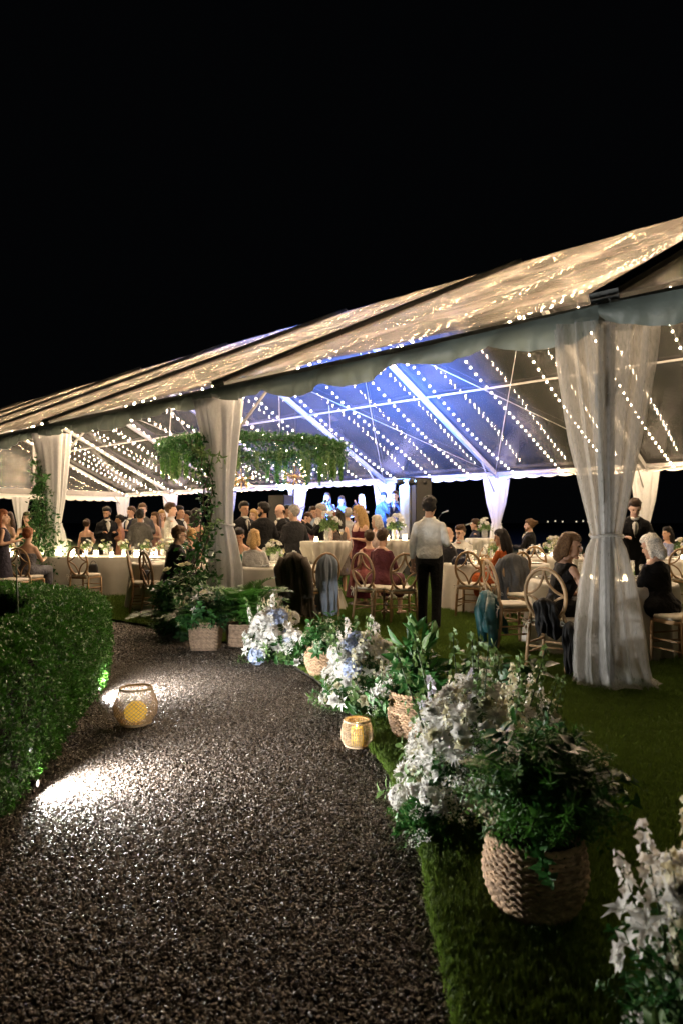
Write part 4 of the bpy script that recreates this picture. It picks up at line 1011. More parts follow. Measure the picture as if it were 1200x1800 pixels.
def vase(x, y, z, label, seed, n=9, s=1., key=('rosec', 'rose', 'mum'), group='flower vases on the tables', fol=220):
    t = thing('flower_vase', label, 'vase', (x, y, z), 0, group); r = np.random.default_rng(seed)
    m_ = MB(); m_.lathe([(.001, .004), (.035 * s, .004), (.045 * s, .06 * s), (.038 * s, .11 * s), (.044 * s, .13 * s), (.040 * s, .13 * s), (.034 * s, .10 * s)], 16); m_.build('vessel', M_GLASS, t)
    o = foliage_cloud(fol, .10 * s, .10 * s, .14 * s, .025 * s, .05 * s, M_SAGE, t, seed, z0=.11 * s)
    for i in range(n):
        d = dome_dir(r, .1, 1.); put('bloom', BL[key[i % len(key)]], t, M=TRS(d * np.array([.11, .11, .14]) * s + np.array([0, 0, .13 * s]), look_q(d, r.uniform(0, 6)), r.uniform(.028, .04) * s))
    return t
def bottle(x, y, z, label, col=(.02, .05, .02)):
    m_ = MB(); m_.lathe([(.001, 0), (.036, 0), (.037, .17), (.030, .20), (.013, .23), (.012, .29), (.015, .292), (.015, .305), (.001, .305)], 16)
    return tag(m_.build('wine_bottle', mat('bottle_glass', col, .1, spec=.8), None, loc=(x, y, z)), label, 'bottle', 'bottles on the tables')

# dining tables (centre, radius)
TZ = .76 + .03
T_A = (2.95, 7.78, .80)      # nearest table on the right, behind the sheer curtain
T_B = (2.55, 11.35, .86)     # table beside the waiter
T_C = (-1.12, 10.75, .80)    # table behind the vine-wrapped pole
T_D = (4.15, 13.4, .86)      # table behind the woman in orange
T_E = (-2.75, 11.6, .80)     # table of the seated man in glasses
T_F = (6.3, 12.4, .86)       # right-hand back table
round_table('round white-clothed table nearest the camera, behind the sheer curtain', *T_A, 1)
round_table('round white-clothed table beside the standing waiter', *T_B, 2)
round_table('round white-clothed table behind the fern basket', *T_C, 3)
round_table('round table with glowing candles behind the woman in the orange dress', *T_D, 4)
round_table('round table in front of the seated man in glasses, partly behind the vine', *T_E, 5)
round_table('round table at the right edge behind the white-haired woman', *T_F, 6)
cocktail_table('tall cocktail table with cloth gathered by a leafy tie', wx(572, 11.2), 11.2, .42, 1.12, 7)
cocktail_table('tall cocktail table with two white flower vases, behind the sequin dress', wx(690, 12.9), 12.9, .44, 1.10, 8, False)
cocktail_table('blue-lit cocktail table beside the keyboard player', wx(850, 15.0), 15.0, .42, 1.08, 9, False)

# long head table at the left with candles and a flower runner
hx0, hy0 = wx(181, 12.9), 12.9
ht = thing('long_table', 'long white-clothed head table crowded with candles and flowers', 'table', (hx0 - .5, hy0 + .62, .028), math.radians(-4), 'head table')
m_ = MB(); m_.box((0, 0, .74), (5.6, .96, .03)); m_.build('tabletop', M_WOOD, ht, False)
for sx in (-2.5, 0, 2.5):
    for sy in (-.4, .4):
        m_ = MB(); m_.tube([(sx, sy, 0), (sx, sy, .73)], .02, 6); m_.build('leg', M_BLACK, ht)
def skirt(n, pts, h, amp, seed, tt):
    rr = np.random.default_rng(seed); ph = rr.uniform(0, 6, 3); pts = np.array(pts, float); seg = np.linalg.norm(np.roll(pts, -1, 0) - pts, axis=1); cum = np.concatenate([[0], np.cumsum(seg)]); tot = cum[-1]; P_ = []
    c = pts.mean(0)
    for i in range(n):
        s_ = tot * i / n; k = np.searchsorted(cum, s_, side='right') - 1; t_ = (s_ - cum[k]) / seg[k]; q = pts[k] * (1 - t_) + pts[(k + 1) % len(pts)] * t_; e = pts[(k + 1) % len(pts)] - pts[k]; nn = np.array([e[1], -e[0]]) / seg[k]
        col = []
        for j, (z, a_) in enumerate(((h, 0), (h - .015, .3), (h * .6, .6), (h * .3, .85), (.012, 1.))):
            off = .006 + (amp * a_) * (math.sin(s_ * 5.2 + ph[0]) * .5 + math.sin(s_ * 11 + ph[1]) * .35 + .9) * .5
            col.append((q[0] + nn[0] * off, q[1] + nn[1] * off, z))
        P_.append(col)
    P_ = np.array(P_).transpose(1, 0, 2); m_ = MB(); m_.grid(P_, wrap=True); k = m_.n; m_.add([(p[0], p[1], h) for p in P_[0]], [tuple(range(n))]); return m_.build('tablecloth', M_CLOTH, tt)
skirt(360, [(-2.8, -.5), (2.8, -.5), (2.8, .5), (-2.8, .5)], .765, .09, 3, ht)
def on_head(u, v_):
    c, s_ = math.cos(math.radians(-4)), math.sin(math.radians(-4)); return (hx0 - .5 + c * u - s_ * v_, hy0 + .62 + s_ * u + c * v_)
r = np.random.default_rng(9)
for i in range(19):
    u = -2.6 + i * .285 + r.uniform(-.08, .08); p = on_head(u, -.20 + r.uniform(-.12, .12)); votive(p[0], p[1], .028 + .768, '%s glowing votive from the left in the candle row on the head table' % ORD[i], 'votive candles on the head table', r.uniform(1.3, 2.1))
for i in range(13):
    u = -2.5 + i * .40; p = on_head(u, .1 + r.uniform(-.1, .1)); vase(p[0], p[1], .028 + .768, '%s bud vase from the left in the flower runner on the head table' % ORD[i], 300 + i, 7, 1.15, group='bud vases on the head table', fol=160)
for i in range(6):
    u = .2 + i * .42; p = on_head(u, -.38); glass(p[0], p[1], .028 + .766, 'w', 'wine glass along the front edge of the head table', 'glasses on the head table')
# martini glass with orange drink
p = on_head(2.05, -.40) if False else (wx(253, 12.6), 12.6 + .25)
mg = thing('martini_glass', 'martini glass with an orange drink standing on the head table end', 'glass', (p[0], p[1], .028 + .766))
m_ = MB(); m_.lathe([(.035, 0), (.036, .003), (.004, .008), (.004, .10), (.06, .18), (.058, .18), (.003, .105)], 16); m_.build('bowl', M_GLASS, mg)
m_ = MB(); m_.lathe([(.002, .11), (.05, .172), (.001, .173)], 16); m_.build('drink', mat('orange_drink', (.85, .45, .04), .2), mg)

# settings on round tables
def dress_table(T, who, seed, nv=1, ng=10, nb=1, plates=6, vot=3, s=1.):
    r = np.random.default_rng(seed); z = .028 + .762
    for k in range(nv): vase(T[0] + r.uniform(-.12, .12), T[1] + r.uniform(-.12, .12), z, 'low vase of white and cream flowers on ' + who, seed * 10 + k, 11, 1.35 * s, ('rose', 'rosec', 'hydw'), fol=260)
    for k in range(ng):
        a = k / ng * 2 * PI + r.uniform(-.15, .15); q = T[2] * r.uniform(.45, .62); glass(T[0] + q * math.cos(a), T[1] + q * math.sin(a), z, 'w' if k % 2 else 'f', ('wine glass standing on ' if k % 2 else 'champagne flute standing on ') + who, 'glasses on ' + who)
    for k in range(plates):
        a = (k + .5) / plates * 2 * PI; q = T[2] * .76; plate(T[0] + q * math.cos(a), T[1] + q * math.sin(a), z, 'white dinner plate set on ' + who, 'plates on ' + who)
        if k % 2 == 0: tag(put('napkin', NAP, None, (T[0] + q * 1.02 * math.cos(a), T[1] + q * math.sin(a), z + .012), a), 'crumpled grey napkin lying on ' + who, 'napkin', 'napkins on ' + who)
    for k in range(vot):
        a = r.uniform(0, 6.28); votive(T[0] + .28 * math.cos(a), T[1] + .28 * math.sin(a), z, 'glowing votive candle on ' + who, 'votives on ' + who)
    for k in range(nb):
        a = r.uniform(3.5, 5.8); bottle(T[0] + .3 * math.cos(a), T[1] + .3 * math.sin(a), z, 'dark wine bottle standing on ' + who)
dress_table(T_A, 'the nearest round table', 21); dress_table(T_B, 'the table beside the waiter', 22, ng=14); dress_table(T_C, 'the table behind the fern', 23)
dress_table(T_D, 'the table behind the orange dress', 24, nv=3, ng=14, vot=5, nb=0); dress_table(T_E, 'the table by the man in glasses', 25, ng=8, nb=0); dress_table(T_F, 'the table at the right edge', 26, nv=2, ng=8, vot=5, nb=0)
cz = .028 + 1.122
vase(wx(577, 11.1), 11.1, cz, 'vase of white ranunculus and pale greenery on the leafy-tied cocktail table', 410, 12, 1.7, ('rose', 'hydw', 'rose'), fol=340)
votive(wx(556, 11.0), 11.0, cz, 'lit votive on the leafy-tied cocktail table', 'votives on cocktail tables', 1.1)
glass(wx(600, 11.05), 11.05, cz, 'w', 'tall wine glass on the leafy-tied cocktail table', 'glasses on cocktail tables')
cz = .028 + 1.102
vase(wx(694, 12.8), 12.8, cz, 'vase of white mums behind the sequin dress', 411, 9, 1.7, ('mum', 'hydw'), fol=280); votive(wx(680, 12.7), 12.7, cz, 'lit votive left of the white mums vase', 'votives on cocktail tables', 1.5); votive(wx(711, 12.7), 12.7, cz, 'lit votive right of the white mums vase', 'votives on cocktail tables', 1.5)
vase(wx(851, 15), 15, .028 + 1.082, 'blue-lit flower vase near the keyboard player', 412, 8, 1.6, ('rose', 'mum'), fol=240)
# dark clutch bag and a tan hat on the waiter's table
m_ = MB(); rows = []
for q_, z in ((.9, 0), (1, .02), (.95, .08), (.7, .12), (.2, .135)):
    rows.append([(.13 * q_ * math.cos(a) * (1 if abs(math.cos(a)) < .9 else .95), .05 * q_ * math.sin(a), z + .012 * math.sin(4 * a)) for a in np.arange(20) / 20 * 2 * PI])
m_.grid(rows, wrap=True); cl = m_.build('clutch_bag', mat('navy_satin', (.012, .016, .035), .3, bump=.3), None, loc=(wx(806, 10.75), 10.72, TZ + .004)); tag(cl, 'dark navy clutch bag with flap on the table beside the waiter', 'handbag')
m_ = MB(); m_.box((0, 0, .05), (.24, .10, .10)); m_.box((0, -.056, .07), (.20, .012, .05)); m_.tube([(-.06, 0, .1), (-.03, 0, .15), (.03, 0, .15), (.06, 0, .1)], .008, 5)
tag(m_.build('handbag', mat('tan_leather', (.42, .27, .12), .5, var=.15), None, loc=(wx(853, 10.72), 10.75, TZ + .004)), 'small tan leather handbag on the table beside the orange dress', 'handbag')
def small_bag(label, x, y, z):
    t = thing('handbag', label, 'handbag', (x, y, z)); m_ = MB()
    rows = [[(.085 * s_ * math.copysign(abs(math.cos(a)) ** .6, math.cos(a)), .045 * s_ * math.sin(a), zz) for a in np.arange(20) / 20 * 2 * PI] for s_, zz in ((.9, 0), (1, .02), (1, .1), (.85, .15), (.3, .158))]
    m_.grid(rows, wrap=True); m_.build('body', M_BLACK, t); m_ = MB(); m_.tube([(.05 * math.cos(a), 0, .15 + .06 * math.sin(a)) for a in np.linspace(0, PI, 9)], .006, 5); m_.build('handle', M_BLACK, t); return t

# ================================================================== chairs
chair('wooden oval-back chair nearest the camera with a black jacket hung on its back', 2.08, 6.66, -38)
chair('dark wooden chair at the right edge beside the white-haired woman', 3.38, 6.82, 20)
chair('empty chair with a teal jacket slung over its left side', 1.95, 7.85, -80)
chair('chair draped with a grey suit jacket at the waiter side of the nearest table', 2.42, 8.9, -155)
chair('empty oval-back chair beside the waiter, seen from behind', .83, 9.75, 10)
chair('oval-back chair of the woman in the maroon sequin dress', .47, 9.95, -42)
chair('chair of the woman in the orange dress', 2.48, 10.2, 30)
chair('empty chair left of the woman in the orange dress', 1.98, 10.35, -25)
chair('chair at the far side of the table beside the waiter, behind the handbag', 2.75, 12.35, -175)
chair('chair of the man in the waistcoat', 2.12, 12.25, 165)
chair('chair draped with a brown jacket next to the fern', -.52, 9.65, -28)
chair('chair draped with a pale blue jacket next to the brown one', -.30, 9.85, 20)
chair('empty chair with a black handbag in front of the head table', wx(152, 12.35), 12.35, -14)
chair('empty chair with a black bag beside the seated man in glasses', wx(258, 10.75), 10.75, -75)
chair('chair of the seated man in glasses, seen from behind', wx(285, 10.25), 10.25, -50)
chair('chair at the far side of the nearest table, behind the sheer curtain', 3.45, 8.85, 155)
chair('chair at the table behind the woman in orange', 3.55, 12.5, -20)
chair('chair behind the white-haired woman at the back right table', 5.75, 11.5, -30)
chair('chair behind the ivy pole on the left', wx(22, 11.2), 11.2, -100)
chair('chair of the bare-backed woman at the left', wx(50, 11.9), 11.9, -10)
small_bag('small black handbag on the chair by the head table', wx(164, 12.35), 12.37, .55); small_bag('small black bag on the chair beside the seated man in glasses', wx(256, 10.75), 10.76, .55)

def drape(label, x, y, yaw, mt, top, bot, w0, w1, seed, lean=0., cat='jacket', name='draped_jacket', depth=.075, sleeves=True):
    """a jacket hung over a chair back: rounded shoulders, folds, hanging sleeves"""
    t = thing(name, label, cat, (x, y, .028), math.radians(yaw)); rr = np.random.default_rng(seed); ph = rr.uniform(0, 6, 4); rows = []
    a = np.arange(90) / 90 * 2 * PI
    for u in np.linspace(0, 1, 26):
        z = top + (bot - top) * u; w = w0 * math.sin(min(1, u * 5 + .08) * PI / 2) + (w1 - w0) * u; dd = depth * math.sin(min(1, u * 6 + .1) * PI / 2) * (1 + .5 * u)
        fold = .30 * min(1, u * 3) * (np.sin(5 * a + ph[0] + u * 1.2) * .5 + np.sin(11 * a + ph[1] - u * 2.5) * .4 + np.sin(19 * a + ph[3] + u * 4) * .25)
        rows.append(np.stack([w * np.cos(a) * (1 + fold * .4) + lean * u, dd * np.sin(a) * (1 + fold * 1.4) - .30 + .10 * u + .015 * np.sin(u * 14 + a * 2 + ph[2]), z + .035 * np.sin(3 * a + ph[2]) * u], 1))
    rows[0] = rows[0] * np.array([.2, .3, 1]) + np.array([0, -.2, .0])
    MB().grid(rows, wrap=True).build('body', mt, t)
    if sleeves:
        for sx in (1, -1):
            m_ = MB(); m_.tube([(sx * w0 * .8, -.30, top - .09), (sx * (w0 + .03) + lean * .2, -.33, top - .25), (sx * (w1 + .0) + lean * .6, -.30, top - .48), (sx * (w1 - .02) + lean * .7, -.29, top - .62)], [.05, .062, .055, .05], 10); m_.build('sleeve', mt, t)
    return t
M_JG = mat('grey_wool', (.06, .062, .066), .9, var=.2, vscale=40, bump=.3, bscale=200); M_JB = mat('brown_wool', (.075, .06, .048), .9, var=.3, vscale=60, bump=.3, bscale=200)
M_JL = mat('pale_blue_cotton', (.22, .26, .33), .9, var=.15, bump=.3, bscale=150); M_JK = mat('black_wool', (.008, .008, .009), .8, bump=.3, bscale=150); M_JT = mat('teal_satin', (.006, .075, .085), .5, var=.25, bump=.4, bscale=20, bdist=.03)
drape('black jacket hanging on the back of the nearest wooden chair', 2.08, 6.66, -38, M_JK, .72, .36, .10, .11, 1, .03, sleeves=False)
drape('long black wrap hanging to the grass beside the nearest chair', 2.27, 6.50, -38, M_JK, .52, .03, .07, .07, 2, .02, 'wrap', 'black_wrap', sleeves=False)
drape('grey suit jacket draped over a chair back near the nearest table', 2.42, 8.9, -155, M_JG, 1.02, .42, .21, .20, 3)
drape('dark brown jacket draped over a chair beside the fern', -.52, 9.65, -28, M_JB, 1.03, .16, .21, .24, 4, .04)
drape('pale blue jacket draped over a chair next to the brown jacket', -.30, 9.85, 20, M_JL, 1.0, .14, .15, .16, 5, .03, sleeves=False)
tj = drape('teal jacket slung low over the side of an empty chair', 1.95, 7.85, -80, M_JT, .66, .20, .14, .17, 6, .02, sleeves=True)
# ================================================================== people
SKIN = {'l': (.50, .30, .21), 'm': (.36, .20, .125), 'd': (.16, .085, .05), 'p': (.56, .36, .27)}
HAIRC = {'black': (.008, .006, .005), 'brown': (.045, .024, .012), 'lbrown': (.12, .065, .03), 'blond': (.38, .24, .10), 'grey': (.30, .28, .26), 'white': (.55, .52, .47), 'red': (.16, .055, .02)}
def skin_mat(k): return mat('skin_' + k, SKIN[k], .5, var=.08, vscale=25, spec=.35)
def cloth_mat(c): return mat('fabric_%02x%02x%02x' % tuple(int(min(1, q) * 255) for q in c), c, .85, var=.12, vscale=14, bump=.9, bscale=18, spec=.25, bdist=.03)
def hair_mat(k): return mat('hair_' + k, HAIRC[k], .6, var=.5, vscale=70, bump=.9, bscale=110, spec=.2)
M_LIP = mat('lips', (.30, .10, .08), .5); M_EYE = mat('eye_dark', (.02, .015, .012), .2); M_SHOE = mat('black_shoe', (.01, .01, .01), .3)
PENDING = []                                                # (object, voxel size): shapes grown together in one pass
def cap_tube(mb, pts, r, n=10, flat=None):
    """tube with rounded ends"""
    pts = np.asarray(pts, float); r = np.broadcast_to(np.asarray(r, float), (len(pts),)).copy()
    d0 = unit(pts[0] - pts[1]); d1 = unit(pts[-1] - pts[-2])
    P_ = [pts[0] + d0 * r[0] * .95, pts[0] + d0 * r[0] * .6] + list(pts) + [pts[-1] + d1 * r[-1] * .6, pts[-1] + d1 * r[-1] * .95]
    R_ = [r[0] * .25, r[0] * .8] + list(r) + [r[-1] * .8, r[-1] * .25]
    mb.tube(P_, R_, n, flat=flat)
def loft(mb, lev, X, n=20):
    """lev: (z, rx, ry, cy)"""
    a = np.arange(n) / n * 2 * PI; rows = []
    lev = [(lev[0][0] - .01, lev[0][1] * .3, lev[0][2] * .3, lev[0][3])] + list(lev) + [(lev[-1][0] + .01, lev[-1][1] * .3, lev[-1][2] * .3, lev[-1][3])]
    for z, rx, ry, c in lev:
        rows.append([X((rx * math.cos(q), c + ry * math.sin(q), z)) for q in a])
    mb.grid(rows, wrap=True); k = len(rows) * n; base = mb.n - k
    mb.f.append(tuple(base + j for j in range(n))[::-1]); mb.f.append(tuple(base + (len(rows) - 1) * n + j for j in range(n))); mb.m += [0, 0]
ARM = {'down': ((.225, -.02, .17), (.235, .06, -.08)), 'bent': ((.235, -.04, .17), (.13, .20, .22)), 'table': ((.235, .11, .17), (.11, .33, .20)), 'mouth': ((.21, .19, .20), (.07, .19, .47)), 'lap': ((.23, -.01, .17), (.09, .21, .06)),
       'reach': ((.24, .14, .22), (.16, .38, .30)), 'hip': ((.30, -.08, .19), (.17, .02, .05)), 'play': ((.25, .02, .18), (.14, .27, .12)), 'mic': ((.22, .08, .20), (.06, .21, .50)), 'gest': ((.26, .12, .24), (.20, .32, .42)), 'cross': ((.23, .02, .18), (-.02, .20, .20))}
def person(label, x, y, yaw, pose='stand', sex='m', h=1.76, top=('suit', (.012, .012, .014)), bottom=None, skin='l', hair=('short', 'brown'), arms=('down', 'down'), head=(0, 0), lean=0., vox=.017, shirt=(.6, .59, .56), tie=None, glasses=False, hem=None, z=.028, beard=False, group='guests in the tent', legs=None):
    t = thing('person', label, 'person', (x, y, z), math.radians(yaw), group); k = h / 1.75; t.scale = (k, k, k)
    sit = pose == 'sit'; pz = .545 if sit else .95
    if sit: pz = .56 / k + .02
    RL = np.array(Matrix.Rotation(-math.radians(lean), 3, 'X'))
    def X(p): return RL @ np.asarray(p, float) + np.array([0, 0, pz])
    RH = np.array((Matrix.Rotation(math.radians(head[0]), 3, 'Z') @ Matrix.Rotation(-math.radians(head[1]), 3, 'X')))
    nb = np.array([0, .0, .56])
    def Hd(p): return X(RH @ ((np.asarray(p, float) - np.array([0, 0, .57])) * 1.07 + np.array([0, 0, .532]) - nb) + nb)
    RHw = RL @ RH * 1.07
    f = sex == 'f'; sh = .142 if f else .168
    T = [(-.10, .155, .11, -.01), (0, .165 if f else .158, .12, -.01), (.13, .118 if f else .140, .095, 0), (.26, .142 if f else .158, .115, .01), (.37, .15 if f else .172, .112, .005), (.45, .125 if f else .15, .08, -.005), (.485, .075, .065, -.01)]
    B = MB(); loft(B, T, X)
    cap_tube(B, [X((0, -.015, .46)), Hd((0, -.005, .58)), Hd((0, .0, .64))], [.056, .05, .05] if f else [.062, .056, .055])
    B.ell(Hd((0, -.008, .705)), (.072, .090, .095), 18, R=RHw); B.ell(Hd((0, .028, .632)), (.052 if f else .057, .058, .070), 14, R=RHw)
    B.ell(Hd((0, .096, .655)), (.014, .022, .022), 8, R=RHw); B.ell(Hd((0, .088, .675)), (.010, .016, .03), 8, R=RHw); B.ell(Hd((0, .078, .705)), (.055, .018, .012), 10, R=RHw); B.ell(Hd((0, .072, .578)), (.024, .022, .02), 8, R=RHw)
    for sx in (-1, 1): B.ell(Hd((sx * .074, -.01, .66)), (.010, .022, .032), 8, R=RHw)
    wr = {}
    for sx, nm in ((-1, arms[0]), (1, arms[1])):
        e, w = ARM[nm] if isinstance(nm, str) else nm
        S_ = X((sx * sh, -.005, .405)); E = X((sx * (e[0] - (.03 if f else 0)), e[1], e[2])); W = X((sx * w[0], w[1], w[2]))
        wr[sx] = (S_, E, W)
        cap_tube(B, [S_, (S_ + E) / 2, E], [.050, .046, .038] if not f else [.044, .039, .033]); cap_tube(B, [E, E * .6 + W * .4, W], [.038, .037, .026] if not f else [.033, .031, .023])
        d = unit(W - E); side = unit(np.cross(d, np.array([0, 0, 1.]) if abs(d[2]) < .85 else np.array([0, 1., 0]))); nrm = np.cross(side, d)
        cap_tube(B, [W, W + d * .05, W + d * .085], [.026, .036, .034], 10, flat=.5)
        for q in range(4):
            o_ = (q - 1.5) * .019; ln = (.062, .075, .070, .055)[q]; b0 = W + d * .085 + side * o_; b1 = b0 + d * ln * .55 - nrm * ln * .18; b2 = b1 + d * ln * .30 - nrm * ln * .40
            cap_tube(B, [b0, b1, b2], [.0095, .0088, .0078], 6)
        ts = -side if np.dot(side, np.array([sx, 0, 0])) > 0 else side
        cap_tube(B, [W + d * .03 + ts * .025, W + d * .065 + ts * .048 - nrm * .008, W + d * .095 + ts * .045 - nrm * .02], [.012, .010, .009], 6)
    lg = {}
    for sx in (-1, 1):
        Hp = np.array([sx * .088, -.005, pz - .02])
        if sit: Kn = np.array([sx * .115, .42, pz + .0]); An = np.array([sx * .11, .40 + (.06 if sx > 0 else -.04), .09])
        else:
            st = legs[0 if sx < 0 else 1] if legs else 0.
            Kn = np.array([sx * .10, .03 + st * .5, .49]); An = np.array([sx * .105, -.015 + st, .085])
        lg[sx] = (Hp, Kn, An)
        cap_tube(B, [Hp, (Hp + Kn) / 2, Kn], [.085, .072, .052]); cap_tube(B, [Kn, Kn * .62 + An * .38, An], [.052, .050, .034]); cap_tube(B, [An + np.array([0, -.03, -.035]), An + np.array([0, .10, -.05]), An + np.array([0, .16, -.055])], [.036, .034, .024])
    pend(B, 'body', skin_mat(skin), t, vox)
    m_ = MB()
    for sx in (-1, 1): m_.ell(Hd((sx * .031, .079, .682)), (.0125, .008, .0075), 8, R=RHw)
    m_.build('eyes', M_EYE, t)
    m_ = MB(); m_.ell(Hd((0, .0835, .612)), (.021, .009, .007), 8, R=RHw); m_.build('mouth', M_LIP, t)
    if glasses:
        m_ = MB()
        for sx in (-1, 1): m_.tube([Hd((sx * .033 + .024 * math.cos(a), .094, .680 + .019 * math.sin(a))) for a in np.arange(14) / 14 * 2 * PI], .0025, 4, closed=True); m_.tube([Hd((sx * .057, .092, .684)), Hd((sx * .078, .0, .68))], .0025, 4)
        m_.build('glasses', M_BLACK, t)
    # hair
    st, hc_ = hair
    if st != 'bald':
        Hh = MB(); Hh.ell(Hd((0, -.030, .712)), (.083, .083, .100), 16, R=RHw); Hh.ell(Hd((0, .010, .757)), (.074, .080, .058), 14, R=RHw)
        r = np.random.default_rng(int(abs(x * 100)))
        for q in range(40 if st == 'curly' else 26):
            dd = unit(r.normal(size=3) + np.array([0, -.4, .5])); bs = .026 if st == 'curly' else .019
            Hh.ell(Hd(dd * np.array([.078, .088, .096]) + np.array([0, -.022, .715])), (bs, bs, bs), 6)
        if st in ('long', 'wavy', 'bob'):
            for q in range(16):
                aa = r.uniform(-1.75, 1.75); zb_ = {'long': .36, 'wavy': .44, 'bob': .57}[st] + r.uniform(-.04, .04); cx_, cy_ = .088 * math.sin(aa), -.02 - .085 * math.cos(aa) * .9
                cap_tube(Hh, [Hd((cx_ * .7, cy_ * .8, .76)), Hd((cx_, cy_, .66)), Hd((cx_ * 1.05 + r.normal(0, .01), cy_ - .01 + r.normal(0, .01), (zb_ + .62) / 2)), Hd((cx_ * .95, cy_, zb_))], [.014, .017, .016, .009], 6)
        if st in ('long', 'bob', 'wavy'):
            zb = .36 if st == 'long' else (.575 if st == 'bob' else .44)
            cap_tube(Hh, [Hd((0, -.055, .70)), Hd((0, -.075, .62)), Hd((0, -.085, (zb + .6) / 2)), Hd((0, -.085, zb))], [.078, .082, .08, .055 if st != 'bob' else .075], 12, flat=.75)
            for sx in (-1, 1): cap_tube(Hh, [Hd((sx * .060, -.02, .74)), Hd((sx * .076, -.03, .66)), Hd((sx * .080, -.03, (zb + .6) / 2)), Hd((sx * .076, -.025, zb + .03))], [.026, .028, .029, .02])
            if st == 'bob': cap_tube(Hh, [Hd((-.05, .062, .755)), Hd((0, .076, .745)), Hd((.05, .062, .755))], [.018, .02, .018])
        if st in ('bun', 'pony'):
            Hh.ell(Hd((0, -.125, .735 if st == 'bun' else .70)), (.045, .045, .045), 10)
            if st == 'pony': cap_tube(Hh, [Hd((0, -.13, .70)), Hd((0, -.15, .58)), Hd((0, -.13, .46))], [.035, .04, .02])
        pend(Hh, 'hair', hair_mat(hc_), t, max(.011, vox * .75))
    elif True:
        Hh = MB()
        for sx in (-1, 1): Hh.ell(Hd((sx * .066, -.035, .665)), (.016, .045, .03), 8, R=RHw)
        Hh.ell(Hd((0, -.088, .655)), (.05, .014, .035), 8, R=RHw); pend(Hh, 'hair', hair_mat(hc_), t, .012)
    if beard:
        Hh = MB(); Hh.ell(Hd((0, .045, .590)), (.054, .050, .036), 12, R=RHw)
        for sx in (-1, 1): Hh.ell(Hd((sx * .056, .012, .622)), (.012, .03, .04), 8, R=RHw)
        pend(Hh, 'beard', hair_mat(hc_), t, .011)
    # clothes
    kind, c = top; C = MB()
    def sleeves(r0, upto, cuff=1.0):
        for sx in (-1, 1):
            S_, E, W = wr[sx]
            if upto >= 1: cap_tube(C, [S_, (S_ + E) / 2, E], [.052 * r0, .052 * r0, .048 * r0]); W2 = E + (W - E) * (upto - 1) if upto < 2 else W - unit(W - E) * .01
            if upto > 1: cap_tube(C, [E, (E + W2) / 2, W2], [.048 * r0, .045 * r0, .038 * r0 * cuff])
            if upto < 1: cap_tube(C, [S_, S_ + (E - S_) * upto], [.062 * r0, .058 * r0])
    g_ = 1.0 if not f else .92
    if kind in ('suit', 'blazer'):
        low = -.06 if sit else -.14
        loft(C, [(low, .19 * g_, .145, -.01), (0, .185 * g_, .142, -.01), (.13, .165 * g_, .125, 0), (.28, .185 * g_, .14, .01), (.38, .195 * g_, .135, .005), (.44, .178 * g_, .10, -.008), (.475, .128 * g_, .085, -.012), (.505, .085, .076, -.018)], X); sleeves(1., 2)
        pend(C, 'jacket', cloth_mat(c), t, vox)
        m_ = MB(); m_.ell(X((0, .112, .335)), (.052, .050, .135), 12, R=RL); m_.ell(X((0, .03, .49)), (.064, .062, .032), 12, R=RL); m_.build('shirt', cloth_mat(shirt), t)
        if tie:
            m_ = MB(); m_.tube([X((0, .104, .475)), X((0, .160, .40)), X((0, .170, .25))], [.012, .016, .024], 8, flat=.4); m_.build('tie', cloth_mat(tie), t)
        m_ = MB()
        for sx in (-1, 1): m_.tube([X((sx * .07, .0, .505)), X((sx * .062, .095, .43)), X((sx * .055, .150, .33)), X((sx * .012, .163, .20))], [.014, .022, .026, .012], 8, flat=.35)
        m_.build('lapel', cloth_mat(c), t)
    elif kind in ('shirt', 'vest'):
        loft(C, [(-.03, .175 * g_, .135, -.01), (.03, .178 * g_, .138, -.01), (.13, .168 * g_, .125, 0), (.28, .18 * g_, .133, .01), (.38, .19 * g_, .128, .005), (.44, .172 * g_, .095, -.008), (.475, .122 * g_, .082, -.012), (.502, .08, .073, -.018)], X); sleeves(.98, 2 if legs is None else 1.75)
        pend(C, 'shirt', cloth_mat(c if kind == 'shirt' else shirt), t, vox)
        m_ = MB(); m_.tube([X((.072 * math.cos(a), .066 * math.sin(a) - .012, .505 + .012 * math.sin(a))) for a in np.arange(20) / 20 * 2 * PI], .015, 6, closed=True); m_.build('collar', cloth_mat(c if kind == 'shirt' else shirt), t)
        if kind == 'vest':
            C = MB(); loft(C, [(-.06, .178, .14, -.01), (.03, .182, .145, -.01), (.13, .173, .134, 0), (.28, .183, .146, .01), (.36, .165, .142, .006), (.42, .12, .10, -.005)], X); pend(C, 'waistcoat', cloth_mat(c), t, vox)
            if tie: m_ = MB(); m_.ell(X((0, .085, .475)), (.05, .02, .02), 8, R=RL); m_.build('bow_tie', cloth_mat(tie), t)
    else:                                                   # dresses: 'dress' (sleeveless), 'strap', 'sleeved', 'strapless'
        topz = {'dress': .455, 'strap': .36, 'sleeved': .47, 'strapless': .32}[kind]
        lev = [(-.10, .185, .15, -.01), (0, .18, .142, -.01), (.13, .132, .11, 0), (.26, .157, .132, .012), (min(.34, topz), .162, .128, .008)]
        if topz > .37: lev += [(.42, .150, .098, 0), (topz, .085 if kind != 'dress' else .11, .078, -.01)]
        loft(C, lev, X)
        if kind == 'sleeved': sleeves(.92, 1.3)
        if kind in ('dress',):
            for sx in (-1, 1): cap_tube(C, [X((sx * .10, .03, .44)), X((sx * .10, -.05, .44))], .032)
        if kind == 'strap':
            for sx in (-1, 1): C.tube([X((sx * .085, .118, .33)), X((sx * .09, .06, .455)), X((sx * .09, -.05, .46)), X((sx * .085, -.115, .33))], .013, 6)
